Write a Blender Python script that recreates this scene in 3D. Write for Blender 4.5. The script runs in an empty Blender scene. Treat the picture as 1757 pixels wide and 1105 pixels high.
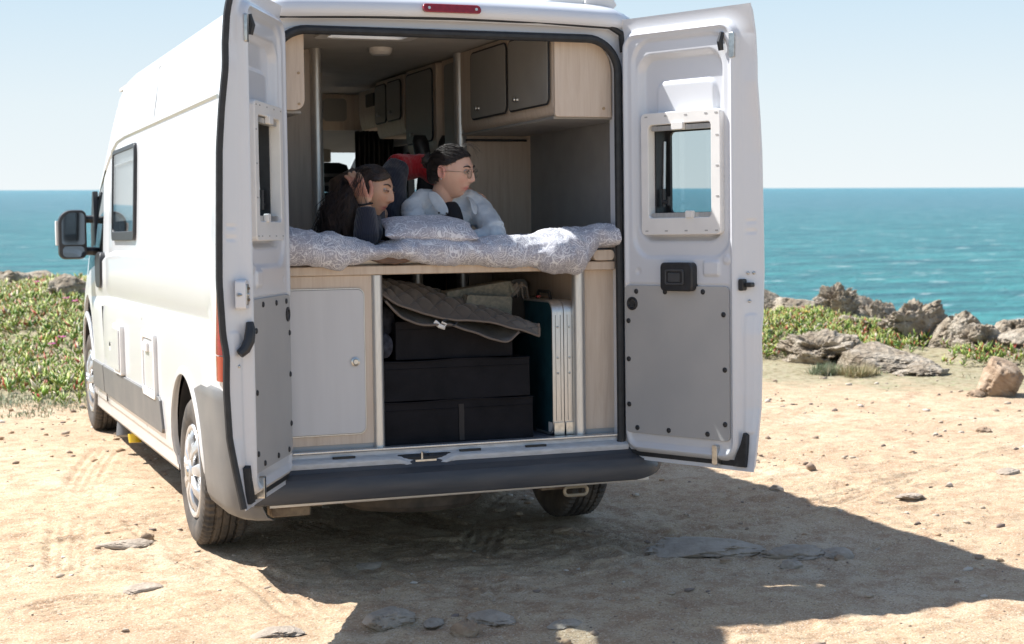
import bpy, bmesh, math, random
import numpy as np
from mathutils import Matrix, Vector, Euler
random.seed(7); RNG = np.random.default_rng(7)
S = bpy.context.scene
COL = S.collection
R = math.radians
# ------------------------------------------------------------------ camera, sky, sun
# the van stands slightly nose-down; VAN turns its own upright frame into the level world
VAN = Matrix.Rotation(-0.0296, 4, 'X')
cam = bpy.data.objects.new('camera', bpy.data.cameras.new('camera'))
COL.objects.link(cam)
cam.matrix_world = VAN @ Matrix.Translation((-2.300, -6.763, 1.468)) @ Euler((R(86.93), R(.76), R(-20.76))).to_matrix().to_4x4()
cam.data.sensor_width = 36.0
cam.data.lens = 57.6
cam.data.clip_start = 0.1
cam.data.clip_end = 60000
cam.data.dof.use_dof = True
cam.data.dof.focus_distance = 7.0
cam.data.dof.aperture_fstop = 5.0
S.camera = cam
SUN_FROM = Vector((-.55, .56, .984)).normalized()
W = bpy.data.worlds.new('World'); S.world = W; W.use_nodes = True
nt = W.node_tree; nt.nodes.clear()
sky = nt.nodes.new('ShaderNodeTexSky'); sky.sky_type = 'NISHITA'; sky.sun_disc = False
sky.sun_elevation = math.asin(SUN_FROM.z); sky.sun_rotation = math.atan2(SUN_FROM.x, SUN_FROM.y)
sky.air_density = 1.0; sky.dust_density = 0.7; sky.ozone_density = 1.3; sky.altitude = 0
bg = nt.nodes.new('ShaderNodeBackground'); bg.inputs[1].default_value = 0.102
wo = nt.nodes.new('ShaderNodeOutputWorld')
hs = nt.nodes.new('ShaderNodeHueSaturation'); hs.inputs['Saturation'].default_value = .95
nt.links.new(sky.outputs[0], hs.inputs['Color'])
# sea haze: the lowest few degrees of the sky pale out
tcw = nt.nodes.new('ShaderNodeTexCoord'); sxw = nt.nodes.new('ShaderNodeSeparateXYZ'); nt.links.new(tcw.outputs['Generated'], sxw.inputs[0])
rmw = nt.nodes.new('ShaderNodeMapRange'); rmw.interpolation_type = 'SMOOTHSTEP'; rmw.inputs[1].default_value = .55; rmw.inputs[2].default_value = .10; rmw.inputs[3].default_value = 0; rmw.inputs[4].default_value = 1
gr_ = nt.nodes.new('ShaderNodeValToRGB'); e_ = gr_.color_ramp.elements; e_[0].position = 0; e_[0].color = (.455,.485,.495,1); e_[1].position = .17; e_[1].color = (.255,.375,.475,1); q_ = e_.new(.05); q_.color = (.415,.465,.490,1)
sc_ = nt.nodes.new('ShaderNodeVectorMath'); sc_.operation = 'SCALE'; sc_.inputs['Scale'].default_value = 10.0
nt.links.new(sxw.outputs[2], rmw.inputs[0]); nt.links.new(sxw.outputs[2], gr_.inputs[0]); nt.links.new(gr_.outputs[0], sc_.inputs[0])
mxw = nt.nodes.new('ShaderNodeMix'); mxw.data_type = 'RGBA'; nt.links.new(rmw.outputs[0], mxw.inputs[0]); nt.links.new(hs.outputs[0], mxw.inputs[6]); nt.links.new(sc_.outputs[0], mxw.inputs[7]); nt.links.new(mxw.outputs[2], bg.inputs[0]); nt.links.new(bg.outputs[0], wo.inputs[0])
sd = bpy.data.lights.new('sun', 'SUN'); sd.energy = 4.9; sd.angle = R(.55); sd.color = (1, .975, .935)
so = bpy.data.objects.new('sun', sd); COL.objects.link(so)
so.rotation_euler = SUN_FROM.to_track_quat('Z', 'Y').to_euler(); so.location = (-10, 10, 20)
S.view_settings.view_transform = 'Standard'; S.view_settings.look = 'None'
S.view_settings.exposure = 0.93; S.view_settings.gamma = 1
S.render.engine = 'CYCLES'

# ------------------------------------------------------------------ noise in numpy
def _h(i, j, k, s):
    n = (i * 374761393 + j * 668265263 + k * 2147483647 + s * 1274126177) & 0xffffffff
    n = ((n ^ (n >> 13)) * 1274126177) & 0xffffffff
    n = n ^ (n >> 16)
    return (n & 0xffff) / 65535.0
def vnoise(x, y, z, s=0):
    x, y, z = np.broadcast_arrays(np.asarray(x, float), np.asarray(y, float), np.asarray(z, float))
    i = np.floor(x).astype(np.int64); j = np.floor(y).astype(np.int64); k = np.floor(z).astype(np.int64)
    f = x - i; g = y - j; h = z - k
    f = f*f*f*(f*(f*6-15)+10); g = g*g*g*(g*(g*6-15)+10); h = h*h*h*(h*(h*6-15)+10)
    def c(a, b, d): return _h(i+a, j+b, k+d, s)
    l = lambda a, b, t: a + (b-a)*t
    return l(l(l(c(0,0,0), c(1,0,0), f), l(c(0,1,0), c(1,1,0), f), g),
             l(l(c(0,0,1), c(1,0,1), f), l(c(0,1,1), c(1,1,1), f), g), h)*2-1
def fbm(x, y, z=0., o=4, s=0, gain=.5, ridge=False):
    r = 0; a = 1; t = 0
    for q in range(o):
        n = vnoise(x*2**q+q*17.3, y*2**q-q*9.1, z*2**q+q*3.7, s+q)
        if ridge: n = 1-2*np.abs(n)
        r = r+a*n; t += a; a *= gain
    return r/t
def sstep(a, b, x):
    t = np.clip((x-a)/(b-a), 0, 1); return t*t*(3-2*t)

# ------------------------------------------------------------------ materials
MATS = {}
def mat(name, col, rough=.6, metal=0, spec=.5, coat=0, var=0, vscale=6, bump=0, bscale=40, col2=None, stretch=(1,1,1), noise_detail=6, sheen=0, emit=None, alpha=None, sub=0):
    m = bpy.data.materials.new(name); m.use_nodes = True; n = m.node_tree.nodes; L = m.node_tree.links
    b = n['Principled BSDF']; b.inputs['Base Color'].default_value = (*col, 1); b.inputs['Roughness'].default_value = rough
    b.inputs['Metallic'].default_value = metal; b.inputs['Specular IOR Level'].default_value = spec
    b.inputs['Coat Weight'].default_value = coat; b.inputs['Coat Roughness'].default_value = .06
    b.inputs['Sheen Weight'].default_value = sheen
    if sub: b.inputs['Subsurface Weight'].default_value = sub; b.inputs['Subsurface Radius'].default_value = (.02,.008,.004); b.inputs['Subsurface Scale'].default_value = .5
    tc = n.new('ShaderNodeTexCoord'); mp = n.new('ShaderNodeMapping'); mp.inputs['Scale'].default_value = stretch
    L.new(tc.outputs['Object'], mp.inputs[0])
    if var or col2:
        t = n.new('ShaderNodeTexNoise'); t.inputs['Scale'].default_value = vscale; t.inputs['Detail'].default_value = noise_detail
        L.new(mp.outputs[0], t.inputs[0])
        r = n.new('ShaderNodeValToRGB'); L.new(t.outputs[0], r.inputs[0])
        c2 = col2 or tuple(min(1, c*(1+var)) for c in col); c1 = col if col2 else tuple(c*(1-var) for c in col)
        r.color_ramp.elements[0].position = .32; r.color_ramp.elements[1].position = .68
        r.color_ramp.elements[0].color = (*c1, 1); r.color_ramp.elements[1].color = (*c2, 1)
        L.new(r.outputs[0], b.inputs['Base Color'])
    if bump:
        t = n.new('ShaderNodeTexNoise'); t.inputs['Scale'].default_value = bscale; t.inputs['Detail'].default_value = 5
        L.new(mp.outputs[0], t.inputs[0])
        bp = n.new('ShaderNodeBump'); bp.inputs['Strength'].default_value = bump; bp.inputs['Distance'].default_value = .01
        L.new(t.outputs[0], bp.inputs['Height']); L.new(bp.outputs[0], b.inputs['Normal'])
    MATS[name] = m; return m
class NG:
    """tiny node helper"""
    def __init__(s, name):
        s.m = bpy.data.materials.new(name); s.m.use_nodes = True; s.t = s.m.node_tree; s.n = s.t.nodes; s.b = s.n['Principled BSDF']; s.out = s.n['Material Output']
        s.tc = s.n.new('ShaderNodeTexCoord'); MATS[name] = s.m
    def add(s, ty, inp={}, **kw):
        q = s.n.new(ty)
        for k, v in kw.items(): setattr(q, k, v)
        for k, v in inp.items():
            if isinstance(v, bpy.types.NodeSocket): s.t.links.new(v, q.inputs[k])
            else: q.inputs[k].default_value = v
        return q
    def map(s, src, scale=(1,1,1), rot=(0,0,0), loc=(0,0,0)): return s.add('ShaderNodeMapping', {0: src, 'Scale': scale, 'Rotation': rot, 'Location': loc}).outputs[0]
    def noise(s, v, sc, det=4, rough=.55, dist=0): return s.add('ShaderNodeTexNoise', {0: v, 'Scale': sc, 'Detail': det, 'Roughness': rough, 'Distortion': dist}).outputs[0]
    def ramp(s, f, stops):
        q = s.add('ShaderNodeValToRGB', {0: f}); e = q.color_ramp.elements
        while len(e) < len(stops): e.new(.5)
        for a, (p, c) in zip(e, stops): a.position = p; a.color = (*c, 1) if len(c) == 3 else c
        return q.outputs[0]
    def math(s, op, a, b=0): return s.add('ShaderNodeMath', {0: a, 1: b}, operation=op).outputs[0]
    def mix(s, f, a, b, bt='MIX'):
        q = s.add('ShaderNodeMix', data_type='RGBA', blend_type=bt)
        for i, v in ((0, f), (6, a), (7, b)):
            if isinstance(v, bpy.types.NodeSocket): s.t.links.new(v, q.inputs[i])
            else: q.inputs[i].default_value = v if i == 0 else (*v, 1)
        return q.outputs[2]
    def bump(s, h, st, dist=.01): 
        q = s.add('ShaderNodeBump', {'Height': h, 'Strength': st, 'Distance': dist}); s.t.links.new(q.outputs[0], s.b.inputs['Normal'])
    def set(s, k, v):
        if isinstance(v, bpy.types.NodeSocket): s.t.links.new(v, s.b.inputs[k])
        else: s.b.inputs[k].default_value = v

def paint(name='white_paint', c1=(.71,.725,.74), c2=(.64,.65,.655), dust=.38):
    g = NG(name); o = g.tc.outputs['Object']
    n = g.noise(o, 2.2, 6, .6); n2 = g.noise(g.map(o, (1, 1, 3)), 14, 4)
    c = g.mix(g.math('MULTIPLY', n, .35), c1, c2)
    z = g.add('ShaderNodeSeparateXYZ', {0: o}).outputs[2]
    d = g.math('MULTIPLY', g.math('SUBTRACT', 1.15, z), dust); d = g.math('MULTIPLY', g.math('MAXIMUM', d, 0), n2)
    c = g.mix(d, c, (.55, .45, .33))
    g.set('Base Color', c); g.set('Roughness', .32); g.set('Coat Weight', .5); g.set('Coat Roughness', .08)
    g.bump(g.noise(o, 3, 2), .06, .01)
    return g.m
PAINT = paint()
DOORW = paint('shaded_door_paint', (.68,.70,.74), (.62,.63,.65), .32)  # van white made darker and cooler, shade of the rear put into the colour
BLACKR = mat('black_rubber', (.018,.02,.023), .55, var=.3, vscale=30, bump=.1, bscale=60)
BLACKP = mat('black_plastic', (.022,.023,.026), .42, var=.25, vscale=20, bump=.05, bscale=200)
BUMPER = mat('dark_bumper_plastic', (.045,.05,.06), .5, col2=(.075,.075,.08), vscale=4, bump=.12, bscale=300, stretch=(1,6,6))
GREYP = mat('grey_cladding', (.135,.135,.135), .5, col2=(.185,.178,.168), vscale=5, bump=.08, bscale=250)
PANELG = mat('grey_trim_board', (.40,.395,.39), .5, col2=(.455,.445,.43), vscale=3, bump=.06, bscale=300)
WHITEP = mat('white_plastic', (.80,.785,.76), .4, var=.04, vscale=8)
ALU = mat('brushed_aluminium', (.62,.62,.61), .34, metal=.75, var=.08, vscale=30, stretch=(8,8,.6), bump=.03, bscale=80)
STEEL = mat('steel', (.55,.55,.53), .3, metal=1, var=.15, vscale=60)
RUSTY = mat('dirty_steel', (.16,.12,.09), .75, metal=.3, col2=(.30,.24,.17), vscale=30, bump=.3, bscale=80)
REDL = mat('red_lens', (.30,.02,.022), .18, coat=.6, var=.15, vscale=60)
ORAL = mat('orange_lens', (.40,.05,.02), .2, coat=.6)
GREYDOOR = mat('grey_laminate', (.60,.60,.61), .45, var=.03, vscale=3, stretch=(6,6,.5), bump=.02, bscale=200)
CABDOOR = mat('dark_grey_laminate', (.30,.287,.265), .42, var=.06, vscale=5)
LINING = mat('grey_lining', (.33,.325,.315), .8, var=.06, vscale=8, bump=.1, bscale=300)
CEIL = mat('ceiling_lining', (.56,.54,.50), .85, var=.05, vscale=9, bump=.15, bscale=250)
FLOORM = mat('grey_floor_vinyl', (.15,.16,.19), .5, var=.1, vscale=30)
CRATE = mat('black_fabric_box', (.009,.009,.011), .7, col2=(.016,.015,.018), vscale=9, bump=.35, bscale=14, spec=.15)
CURT = mat('dark_curtain', (.03,.028,.027), .9, var=.2, vscale=10)
SEATM = mat('black_seat_fabric', (.012,.02,.022), .85, var=.3, vscale=50)
BEIGE = mat('beige_headliner', (.45,.38,.30), .85, var=.05, vscale=8)
YELL = mat('yellow_cap', (.75,.52,.02), .35)
def wood():
    g = NG('ash_wood'); o = g.tc.outputs['Object']
    v = g.map(o, (14, 14, 1.0)); n = g.noise(v, 3, 8, .65, .6)
    v2 = g.map(o, (60, 60, 2.2)); n2 = g.noise(v2, 4, 4, .6)
    c = g.ramp(n, [(.3, (.57,.455,.36)), (.5, (.66,.55,.45)), (.72, (.72,.62,.52))])
    c = g.mix(g.math('MULTIPLY', n2, .35), c, (.50,.385,.285))
    kn = g.add('ShaderNodeTexVoronoi', {0: g.map(o, (3, 3, 1.3)), 'Scale': 1.6}).outputs[0]
    c = g.mix(g.ramp(kn, [(.0, (.5,.5,.5)), (.05, (0,0,0))]), c, (.40,.27,.17))
    g.set('Base Color', c); g.set('Roughness', .48); g.bump(n2, .05)
    return g.m
WOOD = wood()
def glass(name, tint, gl=.12, rough=.02):
    m = bpy.data.materials.new(name); m.use_nodes = True; t = m.node_tree; t.nodes.clear()
    o = t.nodes.new('ShaderNodeOutputMaterial'); tr = t.nodes.new('ShaderNodeBsdfTransparent'); tr.inputs[0].default_value = (*tint, 1)
    gs = t.nodes.new('ShaderNodeBsdfGlossy'); gs.inputs['Roughness'].default_value = rough
    lw = t.nodes.new('ShaderNodeLayerWeight'); f = t.nodes.new('ShaderNodeMath'); f.operation = 'POWER'; t.links.new(lw.outputs['Facing'], f.inputs[0]); f.inputs[1].default_value = 5
    mx = t.nodes.new('ShaderNodeMixShader'); ad = t.nodes.new('ShaderNodeMath'); ad.operation = 'ADD'; ad.inputs[1].default_value = gl+.03; ad.use_clamp = True
    t.links.new(f.outputs[0], ad.inputs[0]); t.links.new(ad.outputs[0], mx.inputs[0]); t.links.new(tr.outputs[0], mx.inputs[1]); t.links.new(gs.outputs[0], mx.inputs[2]); t.links.new(mx.outputs[0], o.inputs[0])
    MATS[name] = m; return m
GLASS = glass('window_acrylic', (.80,.85,.86), .03)
GLASSC = glass('clear_glass', (.95,.97,.97), .02)
MIRROR = mat('mirror_glass', (.09,.11,.13), .05, metal=1)  # dark colour stands in for a dark reflection in the mirror
WINREFL = mat('blind_behind_glass', (.66,.69,.71), .2, coat=.5, var=.05, vscale=2)
def paisley():
    g = NG('paisley_cotton'); o = g.tc.outputs['Object']
    w = g.add('ShaderNodeTexNoise', {0: o, 'Scale': 9.0, 'Detail': 2}).outputs[1]
    wv = g.add('ShaderNodeVectorMath', {0: w, 1: (.5,.5,.5)}, operation='SUBTRACT').outputs[0]
    wv = g.add('ShaderNodeVectorMath', {0: wv, 'Scale': .11}, operation='SCALE').outputs[0]
    p = g.add('ShaderNodeVectorMath', {0: o, 1: wv}, operation='ADD').outputs[0]
    v1 = g.add('ShaderNodeTexVoronoi', {0: g.map(p, (1, 1, .8), (.3,.5,.7)), 'Scale': 11.0, 'Randomness': 1.0}).outputs
    s1 = g.math('SINE', g.math('MULTIPLY', v1[0], 66)); cid = g.add('ShaderNodeSeparateColor', {0: v1[1]}).outputs[0]
    core = g.ramp(v1[0], [(.10, (1,1,1)), (.13, (0,0,0))])
    v2 = g.add('ShaderNodeTexVoronoi', {0: p, 'Scale': 48}).outputs[0]; s2 = g.math('SINE', g.math('MULTIPLY', v2, 16))
    v3 = g.add('ShaderNodeTexVoronoi', {0: p, 'Scale': 120}).outputs[0]
    r1 = g.ramp(s1, [(.58, (0,0,0)), (.86, (.9,.9,.9))]); r2 = g.ramp(s2, [(.35, (0,0,0)), (.8, (.65,.65,.65))]); r3 = g.ramp(v3, [(.25, (.7,.7,.7)), (.42, (.05,.05,.05))])
    msk = g.ramp(g.noise(o, 22, 2), [(.47, (0,0,0)), (.51, (1,1,1))])
    a = g.mix(msk, r2, r3); ring = g.mix(g.ramp(cid, [(.35, (0,0,0)), (.4, (1,1,1))]), (0,0,0), r1); a = g.mix(1.0, a, ring, 'LIGHTEN')
    a = g.mix(1.0, a, g.mix(g.ramp(cid, [(.55, (0,0,0)), (.6, (1,1,1))]), (0,0,0), core), 'LIGHTEN')
    edge = g.ramp(g.math('ABSOLUTE', g.math('SUBTRACT', g.noise(p, 13, 1), .5)), [(.008, (.9,.9,.9)), (.016, (0,0,0))]); a = g.mix(1.0, a, edge, 'LIGHTEN')
    c = g.mix(a, (.38,.37,.42), (.80,.79,.81))
    g.set('Base Color', c); g.set('Roughness', .9); g.set('Sheen Weight', .15); g.bump(g.noise(o, 45, 4), .25, .006)
    return g.m
PAIS = paisley()

# ------------------------------------------------------------------ mesh builder
class MB:
    def __init__(s): s.v = []; s.f = []; s.m = []; s.cm = 0
    def add(s, vs, fs):
        n = len(s.v); s.v += [tuple(map(float, p)) for p in vs]; s.f += [tuple(i+n for i in f) for f in fs]; s.m += [s.cm]*len(fs); return s
    def box(s, x0, x1, y0, y1, z0, z1):
        return s.add([(x0,y0,z0),(x1,y0,z0),(x1,y1,z0),(x0,y1,z0),(x0,y0,z1),(x1,y0,z1),(x1,y1,z1),(x0,y1,z1)],
                     [(0,3,2,1),(4,5,6,7),(0,1,5,4),(1,2,6,5),(2,3,7,6),(3,0,4,7)])
    def ring_loft(s, rings, close=True, caps=True):
        k = len(rings[0]); vs = [p for r in rings for p in r]; fs = []
        for i in range(len(rings)-1):
            for j in range(k if close else k-1):
                a = i*k+j; b = i*k+(j+1) % k; fs.append((a, b, b+k, a+k))
        if caps: fs.append(tuple(range(k))[::-1]); fs.append(tuple(range((len(rings)-1)*k, len(rings)*k)))
        return s.add(vs, fs)
    def tube(s, pts, rad, seg=10, flat=1.0, up=None):
        pts = [Vector(p) for p in pts]; n = len(pts)
        rad = [rad]*n if not hasattr(rad, '__len__') else rad
        rings = []; prev = None
        for i in range(n):
            t = (pts[min(i+1, n-1)]-pts[max(i-1, 0)]).normalized()
            if prev is None:
                a = Vector(up) if up else (Vector((0,0,1)) if abs(t.z) < .9 else Vector((1,0,0)))
            else: a = prev
            a = (a-t*a.dot(t))
            a = a.normalized() if a.length > 1e-6 else Vector((0,0,1)); prev = a; b = t.cross(a)
            rings.append([pts[i]+(a*math.cos(2*math.pi*k/seg)*flat+b*math.sin(2*math.pi*k/seg))*rad[i] for k in range(seg)])
        return s.ring_loft(rings)
    def prism(s, poly, n0, n1, fn):
        """poly (a,b) outline, extruded n0..n1, fn(a,b,n)->xyz"""
        return s.ring_loft([[fn(a, b, n0) for a, b in poly], [fn(a, b, n1) for a, b in poly]])
    def lathe(s, prof, c, axis='X', seg=48):
        rings = []
        for r, h in prof:
            q = []
            for k in range(seg):
                a = 2*math.pi*k/seg; ca, sa = r*math.cos(a), r*math.sin(a)
                q.append({'X': (c[0]+h, c[1]+ca, c[2]+sa), 'Y': (c[0]+ca, c[1]+h, c[2]+sa), 'Z': (c[0]+ca, c[1]+sa, c[2]+h)}[axis])
            rings.append(q)
        return s.ring_loft(rings)
    def ellip(s, c, r, rot=None, seg=16, rows=10):
        vs = [None]; rings = []
        M = rot or Matrix.Identity(3)
        for i in range(rows+1):
            th = math.pi*(i+.0001)/(rows+.0002)
            rings.append([Vector(c)+M @ Vector((r[0]*math.sin(th)*math.cos(2*math.pi*k/seg), r[1]*math.sin(th)*math.sin(2*math.pi*k/seg), r[2]*math.cos(th))) for k in range(seg)])
        return s.ring_loft(rings)
    def xf(s, fn, flip=False):
        s.v = [tuple(fn(*p)) for p in s.v]
        if flip: s.f = [f[::-1] for f in s.f]
        return s
    def build(s, name, mats, parent=None, smooth=30, bevel=0, seg=2, fixn=True, subd=0):
        me = bpy.data.meshes.new(name); me.from_pydata(s.v, [], s.f); me.update()
        mats = mats if isinstance(mats, (list, tuple)) else [mats]
        for m in mats: me.materials.append(m)
        if len(mats) > 1: me.polygons.foreach_set('material_index', s.m)
        if fixn:
            bm = bmesh.new(); bm.from_mesh(me); bmesh.ops.recalc_face_normals(bm, faces=bm.faces); bm.to_mesh(me); bm.free()
        if smooth:
            me.polygons.foreach_set('use_smooth', [True]*len(me.polygons))
            if smooth < 180: me.set_sharp_from_angle(angle=R(smooth))
        o = bpy.data.objects.new(name, me); COL.objects.link(o)
        if parent: o.parent = parent
        if bevel:
            b = o.modifiers.new('bevel', 'BEVEL'); b.width = bevel; b.segments = seg; b.limit_method = 'ANGLE'; b.angle_limit = R(40); b.harden_normals = True
        if subd:
            b = o.modifiers.new('sub', 'SUBSURF'); b.levels = subd; b.render_levels = subd
        return o
def rrect(x0, x1, y0, y1, r, seg=6, rs=None):
    """rounded rectangle, rs = radii (x0y0, x1y0, x1y1, x0y1)"""
    rs = rs or (r,)*4; P = []
    for (cx, cy, a0, q) in ((x0, y0, 180, rs[0]), (x1, y0, 270, rs[1]), (x1, y1, 0, rs[2]), (x0, y1, 90, rs[3])):
        ox = cx + (q if cx == x0 else -q); oy = cy + (q if cy == y0 else -q)
        for i in range(seg+1):
            a = R(a0+90*i/seg); P.append((ox+q*math.cos(a), oy+q*math.sin(a)))
    return P
def frame_ring(mb, o, i, n0, n1, fn):
    """frame between outline o and inner outline i (same count), thickness n0..n1"""
    k = len(o); vs = [fn(a, b, n0) for a, b in o]+[fn(a, b, n0) for a, b in i]+[fn(a, b, n1) for a, b in i]+[fn(a, b, n1) for a, b in o]
    fs = []
    for q in range(4):
        for j in range(k):
            a = q*k+j; b = q*k+(j+1) % k; c = ((q+1) % 4)*k
            fs.append((a, b, c+(j+1) % k, c+j))
    return mb.add(vs, fs)
def tag(o, label=None, cat=None, group=None, kind=None):
    if label: o['label'] = label
    if cat: o['category'] = cat
    if group: o['group'] = group
    if kind: o['kind'] = kind
    return o
def root(name, label, cat, base=(0,0,0), van=True, group=None):
    o = bpy.data.objects.new(name, None); COL.objects.link(o); o.empty_display_size = .1
    o.matrix_world = (VAN if van else Matrix.Identity(4)) @ Matrix.Translation(base)
    return tag(o, label, cat, group)
def place_in(o, base=(0,0,0)):
    """mesh authored in van coordinates, parented to a root at base"""
    o.data.transform(Matrix.Translation([-c for c in base])); return o
def apply_mods(o):
    dg = bpy.context.evaluated_depsgraph_get(); me = bpy.data.meshes.new_from_object(o.evaluated_get(dg)); o.modifiers.clear(); o.data = me; return o
XY = lambda Y0: (lambda a, b, n: (a, n, b))
XZn = lambda a, b, n: (a, n, b)      # outline in X,Z ; n along Y
YZn = lambda a, b, n: (n, a, b)      # outline in Y,Z ; n along X
XYn = lambda a, b, n: (a, b, n)

# ================================================================== THE VAN
van = root('camper_van', 'white high-roof camper van parked on the sand with both rear doors wide open', 'camper van')
PROF = [(.88,.285),(.965,.295),(.995,.33),(1.0,.405),(1.012,.418),(1.024,.50),(1.03,.62),(1.033,.80),(1.033,1.0),(1.028,1.055),(.996,1.105),(.996,1.12),(1.008,1.15),(1.010,1.25),(1.008,1.368),(.986,1.40),(.984,1.48),(.974,1.75),(.966,2.0),(.962,2.03),(.950,2.045),(.948,2.078),(.958,2.09),(.957,2.105),(.948,2.115),(.925,2.27),(.908,2.385),(.901,2.392),(.903,2.405),(.898,2.43),(.872,2.468),(.80,2.495),(.60,2.517),(.36,2.526),(.12,2.53)]
PLAIN = [(.88,.285),(.965,.295),(.995,.33),(1.0,.405),(1.010,.418),(1.016,.50),(1.02,.62),(1.022,.80),(1.022,1.0),(1.02,1.055),(1.018,1.105),(1.017,1.12),(1.016,1.15),(1.012,1.25),(1.005,1.368),(1.003,1.40),(.998,1.48),(.983,1.75),(.965,2.0),(.962,2.03),(.960,2.045),(.957,2.078),(.955,2.09),(.953,2.105),(.948,2.115),(.925,2.27),(.908,2.385),(.901,2.392),(.903,2.405),(.898,2.43),(.872,2.468),(.80,2.495),(.60,2.517),(.36,2.526),(.12,2.53)]
STY = [0,.012,.03,.06,.10,.16,.24,.30,.345,.5,.7,1.0,1.4,1.8,2.2,2.5,2.79,3.1,3.4,3.75,4.02,4.05,4.09,4.12,4.35,4.6,4.8,5.0,5.2,5.42,5.55,5.7,5.85,5.97,6.03,6.06]
def H(Y): return float(np.interp(Y, [0,3.6,3.9,4.3,4.6,5.0,5.42,5.6,5.85,5.97,6.03,6.06],[2.53,2.53,2.50,2.33,2.17,1.96,1.64,1.32,1.14,1.02,.86,.70]))
def body_pt(j, Y):
    x, z = PROF[j]; xp, zp = PLAIN[j]
    t = float(sstep(.30, .345, Y)) if Y < 2 else float(1-sstep(4.5, 4.7, Y))
    x = xp+(x-xp)*t; z = zp+(z-zp)*t
    fx = np.interp(Y, [0,.012,.03,.06,.12,4.4,5.0,5.5,5.85,5.97,6.03,6.06],[-.05,-.032,-.018,-.006,0,0,.0,-.025,-.10,-.19,-.30,-.4])
    x = x*(1+fx/1.0) if Y > 4 else x+fx*min(1, x/.6)
    if Y < .3 and z > 2.3: z -= float(np.interp(Y,[0,.012,.03,.06,.12,.3],[.075,.05,.033,.02,.01,0]))*min(1,(z-2.3)/.15)
    if 4.03 < Y < 4.11 and z > .4: x -= .004 if abs(Y-4.07) < .03 else 0
    if Y < .5 and j < 4: z = max(z, .36+.01*j)
    h = H(Y); z0 = 1.0 if Y < 5.7 else .3
    if h < 2.53 and z > z0:
        z = z0+(z-z0)*(h-z0)/(2.53-z0)
    return x, Y, z
NPJ = len(PROF)
cols = []
for Y in STY:
    c = [body_pt(j, Y) for j in range(NPJ)]
    cols.append([(-x, y, z) for x, y, z in c]+[(x, y, z) for x, y, z in c[::-1]])
K2 = 2*NPJ
bodyf, shieldf, winL, winR, camL, camR = [], [], [], [], [], []
for i in range(len(STY)-1):
    ya, yb = STY[i], STY[i+1]; ym = (ya+yb)/2
    for j in range(K2-1):
        jj = j if j < NPJ-1 else K2-2-j
        z0 = PROF[min(jj, NPJ-1)][1]; z1 = PROF[min(jj+1, NPJ-1)][1] if jj < NPJ-1 else 2.53
        f = (i*K2+j, i*K2+j+1, (i+1)*K2+j+1, (i+1)*K2+j)
        mid = j >= NPJ-1
        if 2.79 < ym < 3.75 and z0 >= 1.48 and z1 <= 2.0: (winL if j < NPJ else winR).append(f)
        elif 4.35 < ym < 5.2 and z0 >= 1.40 and z1 <= 2.1: (camL if j < NPJ else camR).append(f)
        elif 4.6 < ym < 5.42 and z0 >= 2.46: shieldf.append(f)
        else: bodyf.append(f)
BV = [p for c in cols for p in c]
def sub(fs, name, m, off=0, parent=None, **k):
    mb = MB(); mb.add(BV, fs); o = mb.build(name, m, parent or van, **k)
    bm = bmesh.new(); bm.from_mesh(o.data); bmesh.ops.delete(bm, geom=[v for v in bm.verts if not v.link_faces], context='VERTS'); bm.to_mesh(o.data); bm.free()
    return o
# front end face closes the nose; shell gets thickness, arches and skylight are cut through it
fs = bodyf+[tuple(range((len(STY)-1)*K2, len(STY)*K2))]
shell = sub(fs, 'body_shell', PAINT, smooth=0)
bm = bmesh.new(); bm.from_mesh(shell.data); bmesh.ops.recalc_face_normals(bm, faces=bm.faces)
if sum(f.normal.x*f.calc_center_median().x for f in bm.faces) < 0: bmesh.ops.reverse_faces(bm, faces=bm.faces)
bm.to_mesh(shell.data); bm.free()
so_ = shell.modifiers.new('t', 'SOLIDIFY'); so_.thickness = .022; so_.offset = -1
apply_mods(shell)
RY, RZ, WR = .944, .0236+.350, .348
FY, FZ = 5.10, .1275+.345
def cutter(mb):
    c = mb.build('cut', PAINT, smooth=0); return c
def boolcut(o, mb):
    c = cutter(mb); m = o.modifiers.new('b', 'BOOLEAN'); m.object = c; m.operation = 'DIFFERENCE'; m.solver = 'EXACT'
    apply_mods(o); me = c.data; bpy.data.objects.remove(c); bpy.data.meshes.remove(me)
for (yy, zz, rr) in ((RY, .42, .415), (FY, .50, .43)):
    for sx in (-1, 1):
        mb = MB(); mb.ring_loft([[(sx*X, yy+rr*math.cos(2*math.pi*k/56), zz+rr*math.sin(2*math.pi*k/56)) for k in range(56)] for X in (.6, 1.4)]); boolcut(shell, mb)
boolcut(shell, MB().box(-.36, .04, .42, .85, 2.3, 2.7))
me = shell.data; me.polygons.foreach_set('use_smooth', [True]*len(me.polygons)); me.set_sharp_from_angle(angle=R(26))
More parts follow.
